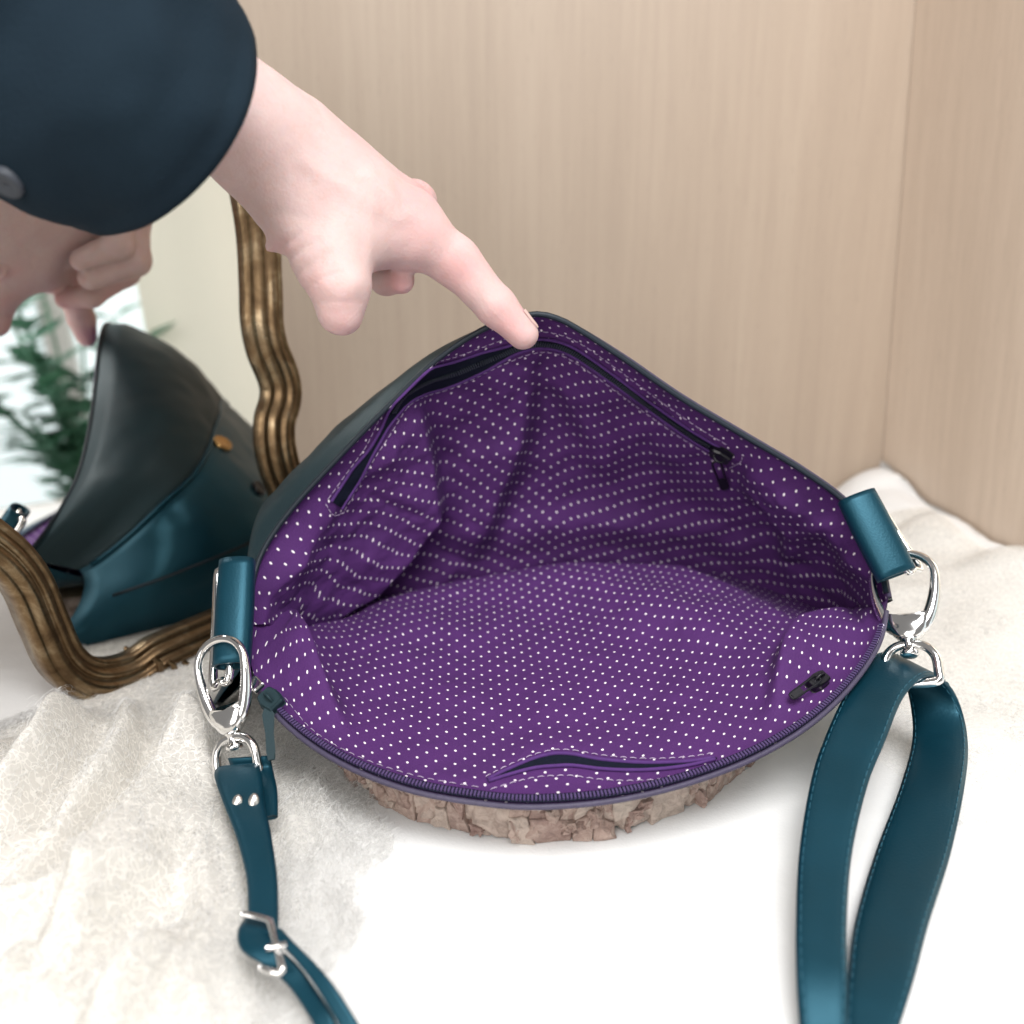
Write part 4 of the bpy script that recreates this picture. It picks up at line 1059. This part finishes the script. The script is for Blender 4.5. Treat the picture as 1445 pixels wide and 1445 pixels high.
# sleeve
rings = [  # centre px,d ; major half-vector px ; depth half ; 
    ((226, 174, .300), (98, -158), .036), ((199, 150, .296), (104, -172), .038), ((144, 102, .290), (112, -196), .042), ((70, 30, .282), (120, -225), .046), ((-40, -60, .283), (130, -260), .052), ((-200, -180, .265), (140, -300), .058)]
def ringpts(rg_, nn=72, inner=0.0):
    (x, y, d), (mx, my), dep = rg_; c = W(x, y, d); e1 = W(x+mx, y+my, d)-c
    axis = nrm(W(232, 172, .318)-W(-40, -60, .270)); e1 = e1-axis*(axis @ e1)*0
    e2 = nrm(np.cross(axis, nrm(e1)))*dep
    bow = (W(x+38, y+20, d)-c)
    t = np.linspace(0, 2*math.pi, nn, endpoint=False)
    return np.array([c+(1-inner)*(e1*math.cos(q)+e2*math.sin(q))+bow*(abs(math.sin(q))**1.5) for q in t])
ctrl = np.array([ringpts(r) for r in rings]); nr = 46
Vs = np.stack([catmull(ctrl[:, j], nr) for j in range(72)], 1)
cen_ = Vs.mean(1, keepdims=True); out_ = Vs-cen_; out_ /= np.linalg.norm(out_, axis=2)[..., None]
for i in range(nr):
    for j in range(72):
        p = Vs[i, j]; Vs[i, j] += out_[i, j]*(.0042*mnoise.fractal(Vector((p[0]*24, p[1]*24, p[2]*24+3)), 1, 2, 3)*min(1, i/6+.25)-.0004*math.exp(-((i-3)/.7)**2))
inn_ = cen_+(Vs-cen_)*.93
Vall = np.vstack([inn_[10::-1].reshape(-1, 3), Vs.reshape(-1, 3)])
sleeve = mesh('sleeve', Vall, grid_faces(11+nr, 72, False, True), M_SLEEVE, per)
c = W(12, 258, .262); nn = nrm(CAM-c); ax = nrm(RT-nn*(RT @ nn)); ay = np.cross(nn, ax)
bvS = BVHTree.FromPolygons(Vs.reshape(-1, 3).tolist(), grid_faces(nr, 72, False, True)); h = bvS.ray_cast(Vector(CAM), Vector(ray(10, 256)))
if h[0] is not None:
    c = np.array(h[0]); nn = np.array(h[1]); nn = nn if nn @ (CAM-c) > 0 else -nn; ax = nrm(np.cross(nn, [0, 0, 1.])); ay = np.cross(nn, ax)
    pr = [(1, -.0006), (1, .0012), (.9, .0020), (.6, .0016), (.05, .0014)]
    V = [c+.0052*q*(ax*math.cos(t)+ay*math.sin(t))+nn*z for q, z in pr for t in np.linspace(0, 2*math.pi, 20, endpoint=False)]
    mesh('cuff_button', V, grid_faces(5, 20, False, True)+[tuple(80+i for i in range(20))], M_BUTTON, sleeve)

# ================================================================== what the mirror sees past the side panel: window with greenery
M_PANE = mat('bright_window_pane', (.8, .85, .9), .3); M_PANE.node_tree.nodes['Principled BSDF'].inputs['Emission Color'].default_value = (.80, .93, .95, 1); M_PANE.node_tree.nodes['Principled BSDF'].inputs['Emission Strength'].default_value = .8
M_WFR = mat('white_window_paint', (.75, .75, .73), .5)
M_LEAF = m_plain_cloth('green_leaf', (.20, .42, .30), .6)
win = empty('window', (1.3, .30, 0)); tag(win, 'bright window seen only in the mirror beside the pinching fingers', 'window')
V, F = box_v(v3(1.32, .10, .30), v3(1, 0, 0), v3(0, 1, 0), v3(0, 0, 1), .01, 1.3, 1.2); mesh('window_pane', V, F, M_PANE, win, False)
for y in (-.56, .10, .76):
    V, F = box_v(v3(1.30, y, .30), v3(1, 0, 0), v3(0, 1, 0), v3(0, 0, 1), .04, .05, 1.3); bevel(mesh('window_bar', V, F, M_WFR, win, False), .004)
pl = empty('leafy_plant', (1.02, .16, -.12)); tag(pl, 'green leafy plant seen only in the mirror in front of the bright window', 'plant')
rl = random.Random(3)
for s_ in range(18):
    mb = MB(); a = rl.uniform(0, 6.28); lean = rl.uniform(.02, .13); hh = rl.uniform(.20, .42)
    P_ = np.array([[1.02+lean*math.cos(a)*u**1.5, .16+lean*math.sin(a)*u**1.5, -.12+hh*u] for u in np.linspace(0, 1, 8)]); tube(mb, P_, .003, 6)
    st = mb.build('stem', M_LEAF, pl)
    for k in range(2, 8):
        for sg in (-1, 1):
            b = rl.uniform(0, 6.28); L = rl.uniform(.05, .09); dr = nrm([math.cos(b), math.sin(b), rl.uniform(-.2, .6)]); sd = nrm(np.cross(dr, [0, 0, 1]))*L*.42; p = P_[k]
            up_ = np.cross(sd, dr); up_ = nrm(up_)*L*.06
            mesh('leaf', [p, p+dr*L*.5+sd+up_, p+dr*L, p+dr*L*.5-sd+up_, p+dr*L*.5], [(0, 1, 4), (1, 2, 4), (2, 3, 4), (3, 0, 4)], M_LEAF, st)
M_PANEL = bpy.data.materials.new('cream_panel_sheet'); M_PANEL.use_nodes = True; nt = M_PANEL.node_tree
nt.nodes.remove(nt.nodes['Principled BSDF'])
tr = nt.nodes.new('ShaderNodeBsdfTranslucent'); tr.inputs[0].default_value = (.90, .80, .68, 1); df = nt.nodes.new('ShaderNodeBsdfDiffuse'); df.inputs[0].default_value = (.8, .76, .68, 1)
mx = nt.nodes.new('ShaderNodeMixShader'); mx.inputs[0].default_value = .4; nt.links.new(tr.outputs[0], mx.inputs[1]); nt.links.new(df.outputs[0], mx.inputs[2]); nt.links.new(mx.outputs[0], nt.nodes['Material Output'].inputs[0])
bl_ = empty('cream_panel', (1.06, .8, -.3)); tag(bl_, 'cream backlit panel added to fill the upper right of the mirror reflection', 'panel')  # translucent sheet added so the mirror reflects a bright cream area
yy_ = np.linspace(.29, 1.25, 60); zz_ = np.linspace(-.35, 1.1, 20)
V = [(1.06+.004*math.sin(y*50), y, z) for y in yy_ for z in zz_]
mesh('panel_sheet', V, grid_faces(60, 20), M_PANEL, bl_)
mb = MB(); tube(mb, np.array([(1.06, .285, -.35), (1.06, .75, -.35), (1.06, 1.255, -.35)]), .008, 10); mb.build('bottom_bar', M_WFR, bl_)
area('panel_backlight', (1.5, .75, .4), (1.06, .75, .4), .9, 1.3, 36.0, (1.0, .97, .93))  # lamp added behind the cream sheet to make it glow in the mirror
